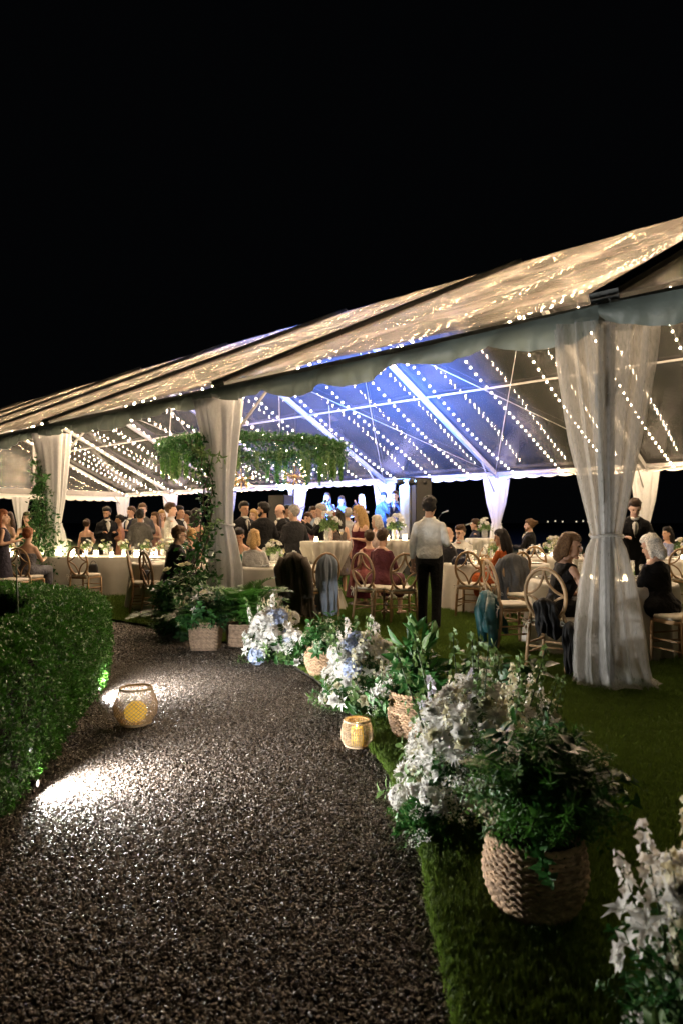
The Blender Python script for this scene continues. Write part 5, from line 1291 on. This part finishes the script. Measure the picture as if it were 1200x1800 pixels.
        if sit:
            for sx in (-1, 1):
                Hp, Kn, An = lg[sx]; cap_tube(C, [Hp + [0, -.02, 0], (Hp + Kn) / 2, Kn + [0, .02, 0]], [.125, .11, .085]); cap_tube(C, [Kn + [0, .02, 0], (Kn * .55 + An * .45)], [.085, .09])
            C.ell((0, .2, pz + .02), (.16, .24, .09), 12)
        else:
            hm = hem if hem is not None else .5
            loft(C, [(hm - pz, .24 + .1 * (.6 - hm), .21 + .1 * (.6 - hm), 0), ((hm - pz) * .55, .215, .18, 0), (-.1, .19, .155, -.01), (0, .182, .145, -.01)], lambda p: np.asarray(p, float) + np.array([0, 0, pz]))
        pend(C, 'dress', cloth_mat(c), t, vox)
    if kind in ('suit', 'blazer', 'shirt', 'vest'):
        C = MB(); bc = bottom or c
        for sx in (-1, 1):
            Hp, Kn, An = lg[sx]
            cap_tube(C, [Hp, (Hp + Kn) / 2, Kn], [.105, .088, .072]); cap_tube(C, [Kn, (Kn + An) / 2, An + [0, 0, -.03]], [.072, .066, .062])
        loft(C, [(-.12, .16, .12, -.01), (-.02, .172, .132, -.01), (.05, .165, .128, -.01)], lambda p: np.asarray(p, float) + np.array([0, 0, pz]))
        pend(C, 'trousers', cloth_mat(bc), t, vox)
    C = MB()
    for sx in (-1, 1):
        An = lg[sx][2]; cap_tube(C, [An + [0, -.04, -.04], An + [0, .09, -.045], An + [0, .18, -.055]], [.044, .044, .034], 10, flat=.75)
    C.build('shoes', M_SHOE if not f else mat('nude_shoe', (.25, .16, .11), .4), t)
    return t
def pend(mb, name, mt, parent, vox):
    PENDING.append((mb, name, mt, parent, vox))
def grow_all():
    tmp = []
    for mb, name, mt, parent, vox in PENDING:
        o = bpy.data.objects.new(name, mb.mesh(name, mt)); COL.objects.link(o)
        md = o.modifiers.new('r', 'REMESH'); md.mode = 'VOXEL'; md.voxel_size = vox; md.adaptivity = 0.0; md.use_smooth_shade = True
        ms = o.modifiers.new('s', 'SMOOTH'); ms.factor = .5; ms.iterations = 2 if name in ('body', 'hair', 'beard') else 5
        tmp.append((o, name, mt, parent))
    dg = bpy.context.evaluated_depsgraph_get(); dg.update()
    for o, name, mt, parent in tmp:
        me = bpy.data.meshes.new_from_object(o.evaluated_get(dg)); old = o.data
        o.modifiers.clear(); o.data = me; o.parent = parent
        if len(me.materials) == 0: me.materials.append(mt)
        bpy.data.meshes.remove(old)
    PENDING.clear()

BLK = (.005, .005, .006); CHAR = (.018, .018, .021); GREY = (.060, .058, .056); NAVY = (.012, .016, .034)
GS = 'standing guests'; GT = 'seated guests'
# --- near, seated and standing
person('seated woman with a brown bob and sleeveless black top, hand raised to her mouth', 2.12, 6.73, -78, 'sit', 'f', 1.70, ('dress', BLK), skin='l', hair=('bob', 'lbrown'), arms=('table', 'mouth'), head=(-28, -4), lean=14, vox=.0095, group=GT)
person('seated white-haired woman in black seen from behind at the right edge', 3.28, 7.0, 22, 'sit', 'f', 1.66, ('sleeved', BLK), skin='p', hair=('bob', 'white'), arms=('table', 'table'), head=(12, 8), lean=12, vox=.011, group=GT)
person('standing waiter in a white shirt and black trousers seen from behind', wx(754, 9.25), 9.25, -16, 'stand', 'm', 1.79, ('shirt', (.58, .57, .54)), BLK, 'm', ('curly', 'black'), arms=('down', 'bent'), head=(-10, 8), vox=.0095, legs=(.10, -.12), group=GS)
person('seated man in glasses and black suit with his hand to his mouth', wx(300, 10.2), 10.25, -62, 'sit', 'm', 1.80, ('suit', BLK), skin='p', hair=('short', 'lbrown'), arms=('table', 'mouth'), head=(-8, 4), lean=10, vox=.012, glasses=True, group=GT)
person('blond curly-haired guest seated beside the man in glasses', wx(336, 11.1), 11.1, 20, 'sit', 'f', 1.66, ('dress', (.05, .05, .05)), skin='p', hair=('curly', 'blond'), arms=('table', 'table'), group=GT)
person('seated woman in a maroon sequin dress seen from behind', .58, 10.15, -30, 'sit', 'f', 1.70, ('sleeved', (.085, .022, .028)), skin='l', hair=('short', 'brown'), arms=('table', 'table'), head=(-5, 6), lean=6, vox=.012, group=GT)
person('seated woman in a burnt orange dress with long dark hair', 2.46, 10.3, 48, 'sit', 'f', 1.68, ('sleeved', (.36, .085, .022)), skin='m', hair=('long', 'black'), arms=('table', 'lap'), head=(10, 4), lean=6, vox=.012, group=GT)
person('seated young man in glasses with waistcoat and bow tie', 2.10, 12.1, 150, 'sit', 'm', 1.80, ('vest', NAVY), NAVY, 'p', ('short', 'brown'), arms=('table', 'table'), head=(-12, 6), glasses=True, tie=(.4, .25, .2), vox=.012, group=GT)
person('seated older man with thin sandy hair left of the waistcoat man', 1.78, 11.5, -75, 'sit', 'm', 1.74, ('suit', CHAR), skin='p', hair=('bald', 'lbrown'), arms=('table', 'table'), group=GT)
person('seated woman in a teal dress with dark hair pinned up', wx(425, 11.7), 11.7, 170, 'sit', 'f', 1.72, ('strap', (.012, .14, .11)), skin='m', hair=('bun', 'black'), arms=('table', 'table'), head=(10, 14), lean=10, group=GT)
person('blond short-haired guest in white seen from behind at the fern table', wx(446, 10.2), 10.3, -8, 'sit', 'f', 1.66, ('sleeved', (.5, .5, .5)), skin='p', hair=('bob', 'blond'), arms=('table', 'table'), group=GT)
person('short brown-haired guest just left of the sequin dress', wx(648, 11.2), 11.2, 20, 'sit', 'f', 1.62, ('dress', (.3, .1, .1)), skin='p', hair=('short', 'brown'), arms=('lap', 'lap'), group=GT)
# --- centre crowd
person('tall dark-haired man smiling in a black dinner jacket', wx(430, 13.2), 13.2, -140, h=1.85, top=('suit', BLK), skin='m', hair=('short', 'black'), arms=('bent', 'down'), tie=BLK, group=GS)
person('bearded man in a black suit turned to the left', wx(463, 12.6), 12.6, 25, h=1.82, top=('suit', BLK), skin='m', hair=('short', 'black'), beard=True, arms=('bent', 'bent'), head=(50, 0), group=GS)
person('bald man laughing in a black jacket and open white shirt', wx(494, 13.9), 13.9, 125, h=1.82, top=('suit', BLK), skin='p', hair=('bald', 'brown'), arms=('bent', 'down'), head=(-10, 12), group=GS)
person('grey-haired man in a charcoal suit seen from behind by the cocktail table', wx(517, 11.6), 11.6, 28, h=1.74, top=('suit', (.018, .018, .021)), skin='p', hair=('short', 'grey'), arms=('bent', 'bent'), head=(30, 4), vox=.014, group=GS)
person('white-haired man in a black suit gesturing with both hands', wx(565, 12.9), 12.9, 80, h=1.80, top=('suit', BLK), skin='p', hair=('short', 'grey'), arms=('gest', 'gest'), head=(10, 4), group=GS)
person('woman in a pale pink dress between the charcoal suit and the gesturing man', wx(541, 13.3), 13.3, 150, sex='f', h=1.64, top=('dress', (.5, .25, .27)), skin='p', hair=('short', 'brown'), arms=('bent', 'bent'), hem=.4, group=GS)
person('woman with long dark hair seen from behind near the vase', wx(597, 13.6), 13.6, 10, sex='f', h=1.68, top=('strap', (.12, .10, .09)), skin='l', hair=('long', 'black'), arms=('down', 'down'), hem=.4, group=GS)
person('older man in a pale grey shirt facing the band', wx(611, 14.6), 14.6, 30, h=1.76, top=('shirt', (.36, .36, .37)), bottom=CHAR, skin='p', hair=('short', 'grey'), arms=('down', 'down'), head=(-20, 0), group=GS)
person('blond woman in a maroon dress and cream shawl leaning at the cocktail table', wx(634, 11.7), 11.7, 130, sex='f', h=1.74, top=('strap', (.085, .012, .022)), skin='p', hair=('long', 'blond'), arms=('bent', 'hip'), head=(-60, 4), lean=4, hem=.15, vox=.013, group=GS)
person('white-haired woman in pale pink behind the cream shawl', wx(661, 12.6), 12.6, 60, sex='f', h=1.58, top=('sleeved', (.45, .36, .34)), skin='p', hair=('bob', 'white'), arms=('bent', 'bent'), hem=.35, group=GS)
person('dark-haired man half hidden behind the bald man and the charcoal suit', wx(505, 16.2), 16.2, -120, h=1.86, top=('suit', BLK), skin='m', hair=('short', 'black'), arms=('bent', 'down'), group=GS)
person('blond woman in pale green between the dinner jacket and the bearded man', wx(446, 15.2), 15.2, 160, sex='f', h=1.74, top=('strap', (.20, .27, .20)), skin='p', hair=('long', 'blond'), arms=('bent', 'down'), hem=.3, group=GS)
person('red-haired woman in a navy dress behind the gesturing man', wx(583, 15.6), 15.6, 60, sex='f', h=1.72, top=('dress', NAVY), skin='p', hair=('wavy', 'red'), arms=('bent', 'bent'), hem=.3, group=GS)
person('man in a light blue shirt behind the woman in pale pink', wx(551, 15.9), 15.9, -150, h=1.82, top=('shirt', (.25, .32, .42)), bottom=CHAR, skin='l', hair=('short', 'brown'), arms=('bent', 'bent'), group=GS)
# --- left crowd
person('brown-haired man in navy between the peach dress and the tall grey suit', wx(231, 16.8), 16.8, 150, h=1.84, top=('suit', NAVY), skin='l', hair=('short', 'brown'), arms=('bent', 'down'), group=GS)
person('blond woman in ivory behind the blush dress', wx(285, 17.0), 17.0, -160, sex='f', h=1.76, top=('strap', (.5, .46, .38)), skin='p', hair=('long', 'blond'), arms=('bent', 'down'), hem=.2, group=GS)
person('dark-haired woman in emerald at the vine, left of the wavy-haired woman', wx(331, 15.6), 15.6, 120, sex='f', h=1.72, top=('strap', (.01, .10, .06)), skin='m', hair=('long', 'black'), arms=('bent', 'down'), hem=.2, group=GS)
person('dark-bearded man in a black suit looking down beside the head table', wx(189, 15.4), 15.4, -150, h=1.80, top=('suit', BLK), skin='m', hair=('short', 'black'), beard=True, arms=('bent', 'bent'), head=(-40, 12), group=GS)
person('woman in a peach dress talking to the dark-bearded man', wx(211, 15.6), 15.6, 110, sex='f', h=1.62, top=('sleeved', (.42, .20, .13)), skin='m', hair=('bun', 'black'), arms=('bent', 'bent'), hem=.3, group=GS)
person('woman with pinned-up hair and bare back behind the bud vases', wx(153, 15.5), 15.5, 0, sex='f', h=1.52, top=('strapless', (.03, .03, .03)), skin='l', hair=('bun', 'brown'), arms=('down', 'bent'), hem=.3, group=GS)
person('tall smiling man in a grey suit facing the camera', wx(251, 15.4), 15.4, -170, h=1.88, top=('suit', GREY), skin='p', hair=('short', 'lbrown'), arms=('bent', 'down'), tie=(.2, .2, .25), group=GS)
person('man in a grey tweed suit seen from behind at the head table', wx(247, 13.9), 13.9, 5, h=1.72, top=('suit', GREY), skin='m', hair=('short', 'black'), arms=('bent', 'bent'), group=GS)
person('woman with wavy light hair in a blush dress beside the grey suits', wx(273, 15.6), 15.6, 135, sex='f', h=1.68, top=('strap', (.40, .22, .18)), skin='p', hair=('long', 'lbrown'), arms=('bent', 'down'), hem=.2, group=GS)
person('young man in a white shirt in profile left of the vine-wrapped pole', wx(301, 13.6), 13.6, -70, h=1.84, top=('shirt', (.58, .57, .55)), bottom=BLK, skin='p', hair=('short', 'brown'), arms=('bent', 'bent'), head=(-10, 0), group=GS)
person('man in a dark suit half hidden behind the white-shirted man', wx(316, 14.6), 14.6, -100, h=1.80, top=('suit', BLK), skin='m', hair=('short', 'black'), arms=('bent', 'down'), group=GS)
person('woman with dark wavy hair and bare shoulders beside the vine-wrapped pole', wx(347, 13.4), 13.4, -40, sex='f', h=1.72, top=('strapless', (.05, .03, .03)), skin='l', hair=('wavy', 'black'), arms=('bent', 'bent'), hem=.2, group=GS)
person('woman in a black strappy dress standing behind the ivy', wx(48, 13.9), 13.9, -150, sex='f', h=1.66, top=('strap', BLK), skin='p', hair=('long', 'brown'), arms=('down', 'bent'), head=(-20, 0), hem=.3, group=GS)
person('seated woman with bare back and red-brown updo near the ivy', wx(50, 12.0), 12.0, -10, 'sit', 'f', 1.70, ('strapless', (.10, .10, .12)), skin='p', hair=('short', 'red'), arms=('table', 'table'), group=GT)
person('woman in a pale gold dress at the far left behind the curly-haired woman', wx(15, 14.2), 14.2, 150, sex='f', h=1.66, top=('strap', (.42, .34, .20)), skin='p', hair=('long', 'brown'), arms=('bent', 'bent'), hem=.2, group=GS)
person('curly-haired woman in a dark floral dress cut by the left edge', wx(4, 11.4), 11.4, -60, sex='f', h=1.66, top=('dress', (.03, .028, .045)), skin='l', hair=('long', 'red'), arms=('bent', 'bent'), hem=.25, group=GS)
# --- right and back
person('standing man in a dark suit and tie bending over behind the sheer curtain', wx(1112, 10.6), 10.6, 165, h=1.84, top=('suit', BLK), skin='p', hair=('short', 'brown'), arms=('reach', 'reach'), head=(0, 14), lean=14, tie=BLK, group=GS)
person('woman with dark hair in pale blue at the far right table', wx(1172, 13.6), 13.6, 100, 'sit', 'f', 1.70, ('sleeved', (.20, .22, .34)), skin='l', hair=('long', 'black'), arms=('table', 'table'), group=GT)
person('blond guest seated behind the gathered part of the sheer curtain', wx(1062, 9.6), 9.6, 150, 'sit', 'f', 1.68, ('dress', (.03, .03, .03)), skin='p', hair=('bob', 'blond'), arms=('table', 'table'), group=GT)
person('bearded man with tied-back hair in black at a back table', wx(930, 15.4), 15.4, 60, 'sit', 'm', 1.86, ('suit', BLK), skin='p', hair=('bun', 'lbrown'), beard=True, arms=('table', 'table'), z=.12, group=GT)

# ================================================================== stage, band and stage lights
sx0, sy0, SZ = wx(665, 19.5), 19.5, .55
stg = thing('stage', 'low black stage for the band under the far side of the tent', 'stage', (sx0, sy0 + 1.2, 0), T_ANG * .55)
m_ = MB(); m_.box((0, 0, SZ - .04), (8.6, 3.6, .08)); m_.build('deck', mat('stage_deck', (.02, .02, .022), .6, bump=.2), stg, False)
m_ = MB(); m_.box((0, -1.79, SZ / 2 - .04), (8.5, .02, SZ - .1)); m_.build('skirt', M_BLACK, stg, False)
BANDG = 'band on the stage'
def on_stage(px, d): return (wx(px, d), d)
person('blue-lit musician playing a trumpet at the left of the band', *on_stage(575, 19.6), 170, h=1.78, top=('shirt', (.10, .10, .12)), bottom=BLK, skin='l', hair=('wavy', 'brown'), arms=('mic', 'mic'), z=SZ, group=BANDG)
person('blue-lit guitarist with a red and white guitar', *on_stage(600, 19.9), 175, h=1.70, top=('shirt', (.05, .05, .06)), bottom=BLK, skin='l', hair=('wavy', 'brown'), arms=('play', 'reach'), head=(0, 14), z=SZ, group=BANDG)
person('blue-lit woman with flowing blond hair singing into a microphone', *on_stage(634, 19.4), 130, sex='f', h=1.72, top=('dress', (.06, .06, .08)), skin='p', hair=('long', 'blond'), arms=('mic', 'down'), head=(10, -4), hem=.3, z=SZ, group=BANDG)
person('singer in glasses in front of the far curtain', *on_stage(673, 18.8), 150, h=1.76, top=('shirt', (.03, .03, .035)), bottom=BLK, skin='d', hair=('short', 'black'), arms=('mic', 'down'), glasses=True, z=SZ, group=BANDG)
person('man in a blue suit singing next to the glowing blue scrim', *on_stage(694, 18.8), 160, h=1.80, top=('suit', (.03, .04, .09)), skin='p', hair=('short', 'brown'), arms=('mic', 'down'), z=SZ, group=BANDG)
person('keyboard player in a navy shirt seated in profile', *on_stage(834, 16.6), 78, 'sit', h=1.80, top=('shirt', NAVY), bottom=BLK, skin='l', hair=('short', 'brown'), arms=('play', 'play'), z=.16, group=BANDG)
grow_all()

kx, ky = on_stage(812, 16.5)
kb = thing('keyboard', 'stage keyboard on a folding stand in front of its player', 'keyboard', (kx, ky, .028), math.radians(78))
m_ = MB(); m_.box((0, 0, .88), (1.1, .30, .09)); m_.build('case', M_BLACK, kb, False); m_ = MB(); m_.box((0, .06, .929), (1.0, .14, .012)); m_.build('keys', M_CERAM, kb, False)
for s_ in (-1, 1):
    m_ = MB(); m_.tube([(s_ * .45, .0, .03), (-s_ * .25, 0, .84)], .018, 6); m_.build('leg', M_BLACK, kb)
# electric guitar
gx, gy = on_stage(602, 19.62)
gt = thing('electric_guitar', 'red and white electric guitar held by the blue-lit guitarist', 'guitar', (gx, gy, SZ + 1.02), math.radians(4)); m_ = MB()
gp = [(-.20, .0), (-.17, .12), (-.05, .11), (.04, .14), (.14, .10), (.12, .03), (.14, -.06), (.03, -.12), (-.06, -.10), (-.17, -.12)]
rows = [[(x_ * s_, yy, z_ * s_) for x_, z_ in gp] for s_, yy in ((.9, .02), (1, .012), (1, -.012), (.9, -.02), (.01, -.021))]
m_.grid(rows, wrap=True); m_.build('body', mat('red_lacquer', (.5, .01, .015), .2), gt); m_ = MB(); m_.bar((.1, -.022, .02), (.62, -.022, .24), .012, .05); m_.build('neck', M_CERAM, gt, False)
m_ = MB(); m_.box((.66, -.022, .26), (.13, .012, .06)); m_.build('headstock', M_CERAM, gt, False)
gt.rotation_euler = (0, .1, math.radians(4))
# trumpet
tx, ty = on_stage(572, 19.3)
tp = thing('trumpet', 'brass trumpet raised by the leftmost musician', 'trumpet', (tx, ty, SZ + 1.50)); m_ = MB()
m_.tube([(0, .22, 0), (0, -.1, 0), (0, -.2, 0), (0, -.26, 0), (0, -.29, 0)], [.008, .009, .016, .035, .06], 10, caps=False); m_.tube([(0, .1, 0), (0, .1, -.08), (0, -.1, -.08), (0, -.1, 0)], .008, 6); m_.build('tubing', mat('brass', (.7, .5, .2), .25, metal=1.), tp)
for q in range(3):
    m_ = MB(); m_.tube([(0, .02 - q * .03, -.07), (0, .02 - q * .03, .05)], .011, 6); m_.build('valve', MATS['brass'], tp)
def mic_stand(label, x, y, z, h, tilt=.25):
    t = thing('microphone_stand', label, 'microphone stand', (x, y, z)); m_ = MB(); m_.tube([(0, 0, 0), (0, 0, h)], .010, 6); m_.build('pole', M_BLACK, t)
    for q in range(3):
        a = q * 2.094; m_ = MB(); m_.tube([(0, 0, .12), (.28 * math.cos(a), .28 * math.sin(a), .01)], .009, 5); m_.build('leg', M_BLACK, t)
    m_ = MB(); m_.tube([(0, 0, h), (tilt, 0, h + .12)], .008, 5); m_.build('boom', M_BLACK, t); m_ = MB(); m_.tube([(tilt - .02, 0, h + .11), (tilt + .1, 0, h + .15), (tilt + .14, 0, h + .165)], [.014, .018, .024], 8); m_.build('microphone', M_STEEL, t)
    return t
mic_stand('microphone stand in front of the blond singer', *on_stage(618, 18.9), SZ, 1.35, .2); mic_stand('microphone stand left of the loudspeaker column', *on_stage(540, 19.2), SZ, 1.2, -.2)
mic_stand('tall microphone stand between the waiter and the keyboard player', *on_stage(770, 16.8), .03, 1.55, .1); mic_stand('boom microphone in front of the keyboard player', *on_stage(800, 16.3), .03, 1.25, .25); mic_stand('microphone stand in front of the blue-suited singer', *on_stage(684, 18.3), SZ, 1.3, .1)
def speaker(label, x, y, z, w, h, rz):
    t = thing('loudspeaker', label, 'loudspeaker', (x, y, z), rz); m_ = MB(); m_.box((0, 0, h / 2), (w, w * .9, h)); m_.build('cabinet', M_BLACK, t, False)
    for q in range(max(1, int(h / .42))):
        m_ = MB(); m_.lathe([(.001, 0), (w * .34, .004), (w * .36, .012)], 20, M=Matrix.Translation((0, -w * .45 - .004, .24 + q * .42)) @ Matrix.Rotation(PI / 2, 4, 'X')); m_.build('driver', mat('speaker_cone', (.03, .03, .032), .5), t)
    m_ = MB(); m_.box((0, -w * .45 - .022, h / 2), (w * .94, .006, h * .96)); m_.build('grille', mat('speaker_grille', (.035, .033, .03), .6, bump=.5, bscale=400), t, False); return t
def tripod(label, x, y, h):
    t = thing('speaker_stand', label, 'stand', (x, y, .028)); m_ = MB(); m_.tube([(0, 0, .05), (0, 0, h)], .02, 8); m_.build('pole', M_BLACK, t)
    for q in range(3):
        a = q * 2.094 + .3; m_ = MB(); m_.tube([(0, 0, .55), (.45 * math.cos(a), .45 * math.sin(a), .012)], .013, 6); m_.build('leg', M_BLACK, t)
speaker('tall black line loudspeaker column right of the singers', wx(738, 17.6), 17.6, 1.05, .44, 1.55, .35); speaker('subwoofer under the tall loudspeaker column', wx(738, 17.6), 17.6, .03, .62, 1.02, .35)
speaker('black loudspeaker left of the band', wx(494, 18.6), 18.6, 1.25, .5, .95, -.5); tripod('tripod stand carrying the left loudspeaker', wx(494, 18.6), 18.6, 1.25)
speaker('floor monitor wedge in front of the singers', wx(662, 17.9), 17.9, SZ, .5, .42, .2)
# blue-lit banner beside the loudspeaker column
bn = thing('stage_banner', 'tall pale scrim panel glowing blue beside the loudspeaker column', 'banner', (wx(716, 18.0), 18.0, 1.05), .25); m_ = MB()
m_.grid([[(.42 * u, .02 * math.sin(u * 9 + v_ * 2), 1.55 * v_) for u in np.linspace(-.5, .5, 12)] for v_ in np.linspace(0, 1, 10)]); m_.build('fabric', M_VINYLW, bn); m_ = MB(); m_.tube([(-.23, 0, 1.56), (.23, 0, 1.56)], .012, 6); m_.tube([(-.23, 0, -1.0), (-.23, 0, 1.56)], .012, 6); m_.build('frame', M_BLACK, bn)
# stage light bars
M_PAR = mat('blue_stage_lamp', (.8, .9, 1), .3, emit=(.25, .5, 1.), estr=90.)
def light_bar(label, x, y, z, rz, n, sp, aims, energy, face=(0, -1, -.1)):
    t = thing('stage_light_bar', label, 'stage lights', (x, y, z), rz); m_ = MB(); m_.tube([(-sp * n / 2, 0, .12), (sp * n / 2, 0, .12)], .02, 6); m_.tube([(0, .02, .12), (0, .02, -z + .03)], .022, 8); m_.build('bar', M_BLACK, t)
    for q in range(n):
        xx = (q - (n - 1) / 2) * sp; M_ = Matrix.Translation((xx, 0, 0)) @ look_q(face).to_matrix().to_4x4()
        m_ = MB(); m_.lathe([(.02, -.14), (.07, -.12), (.085, 0), (.09, .04), (.08, .02)], 16, M=M_); h_ = m_.build('lamp_head', M_BLACK, t); m_ = MB(); m_.lathe([(.001, .012), (.078, .010)], 16, M=M_); m_.build('lens', M_PAR, h_)
    for q, a in enumerate(aims):
        sd = bpy.data.lights.new('stage_beam', 'SPOT'); sd.energy = energy * (4.2 if a[2] > 4 else 5.); sd.color = (.06, .20, 1.); sd.spot_size = math.radians(a[3] * (1.9 if a[2] > 4 else 1.)); sd.spot_blend = 1.; sd.shadow_soft_size = .06
        so = put('lamp_beam', sd, t, (0, 0, .28)); dv = Vector((a[0] - x, a[1] - y, a[2] - z - .28)); dv.rotate(Matrix.Rotation(-rz, 3, 'Z')); so.rotation_euler = dv.to_track_quat('-Z', 'Y').to_euler()
    return t
s1 = on_stage(590, 19.6); s2 = on_stage(690, 18.8)
light_bar('row of four blue stage lamps facing the guests, left of the band', wx(516, 18.2), 18.2, wz(857, 18.2), .25, 4, .21, [(s1[0], s1[1] + .3, 1.6, 34), (s2[0], s2[1], 1.7, 24), (wx(520, 26), 26, 5.0, 40), (wx(590, 24), 24, 6.0, 50)], 1000)
light_bar('row of three stage lamps above the blue scrim', wx(722, 17.4), 17.4, wz(848, 17.4), .3, 3, .30, [(s2[0], s2[1], 1.9, 34), (wx(620, 21), 20.6, 1.8, 26), (wx(800, 25), 25, 5.2, 30), (wx(700, 22), 22, 6.2, 40), (wx(640, 27), 27, 5.4, 34)], 1000, face=(-.5, 1, -.2))
# two gold starburst pendants
M_GOLD = mat('gold_metal', (.75, .5, .2), .3, metal=1.)
def starburst(label, x, y, z):
    t = thing('starburst_pendant', label, 'pendant lamp', (x, y, z)); r = np.random.default_rng(int(z * 100)); m_ = MB(); m_.ell((0, 0, 0), (.05, .05, .05), 10); ds = unit(r.normal(size=(34, 3)))
    for d in ds: m_.tube([d * .03, d * .27], .006, 4)
    m_.build('spokes', M_GOLD, t); m_ = MB(); m_.tube([(0, 0, 0), (0, 0, 2.6)], .005, 4); m_.build('cable', M_BLACK, t)
    for d in ds[:20]: put('bulb', PB, t, tuple(d * .28))
PB = MB().ell((0, 0, 0), (.013, .013, .013), 6).mesh('bulb', mat('pendant_bulb', (1, .9, .7), .4, emit=(1., .72, .36), estr=5.))
starburst('gold starburst pendant just right of the vine-wrapped pole', wx(426, 15.4), 15.4, wz(842, 15.4)); starburst('gold starburst pendant above the blue stage lamps', wx(519, 15.6), 15.6, wz(838, 15.6))
# small sign board on the back table and lights along the far shore
sb = MB(); sb.box((0, 0, .16), (.22, .015, .32)); sb.box((0, -.009, .16), (.19, .004, .28), 1); tag(sb.build('table_sign', [M_WOOD, M_CERAM], None, False, loc=(wx(1150, 12.2), 12.2, .80)), 'small white framed card standing on the right-hand back table', 'sign')
fm = MB().ell((0, 0, 0), (.55, .55, .55), 8).mesh('shore_lamp', mat('far_shore_lamp', (1, .9, .7), .4, emit=(1., .85, .6), estr=.12))
for i, (px, py, s_) in enumerate(((962, 917, .8), (975, 916, .6), (988, 917, 1.), (1012, 917, 1.), (1024, 916, .7), (1033, 917, .9), (930, 918, .5))):
    tag(put('shore_lamp', fm, None, (wx(px, 420), 420, max(.6, wz(py, 420)))), 'tiny lamp glinting on the far dark shore', 'lamp', 'lamps on the far shore')
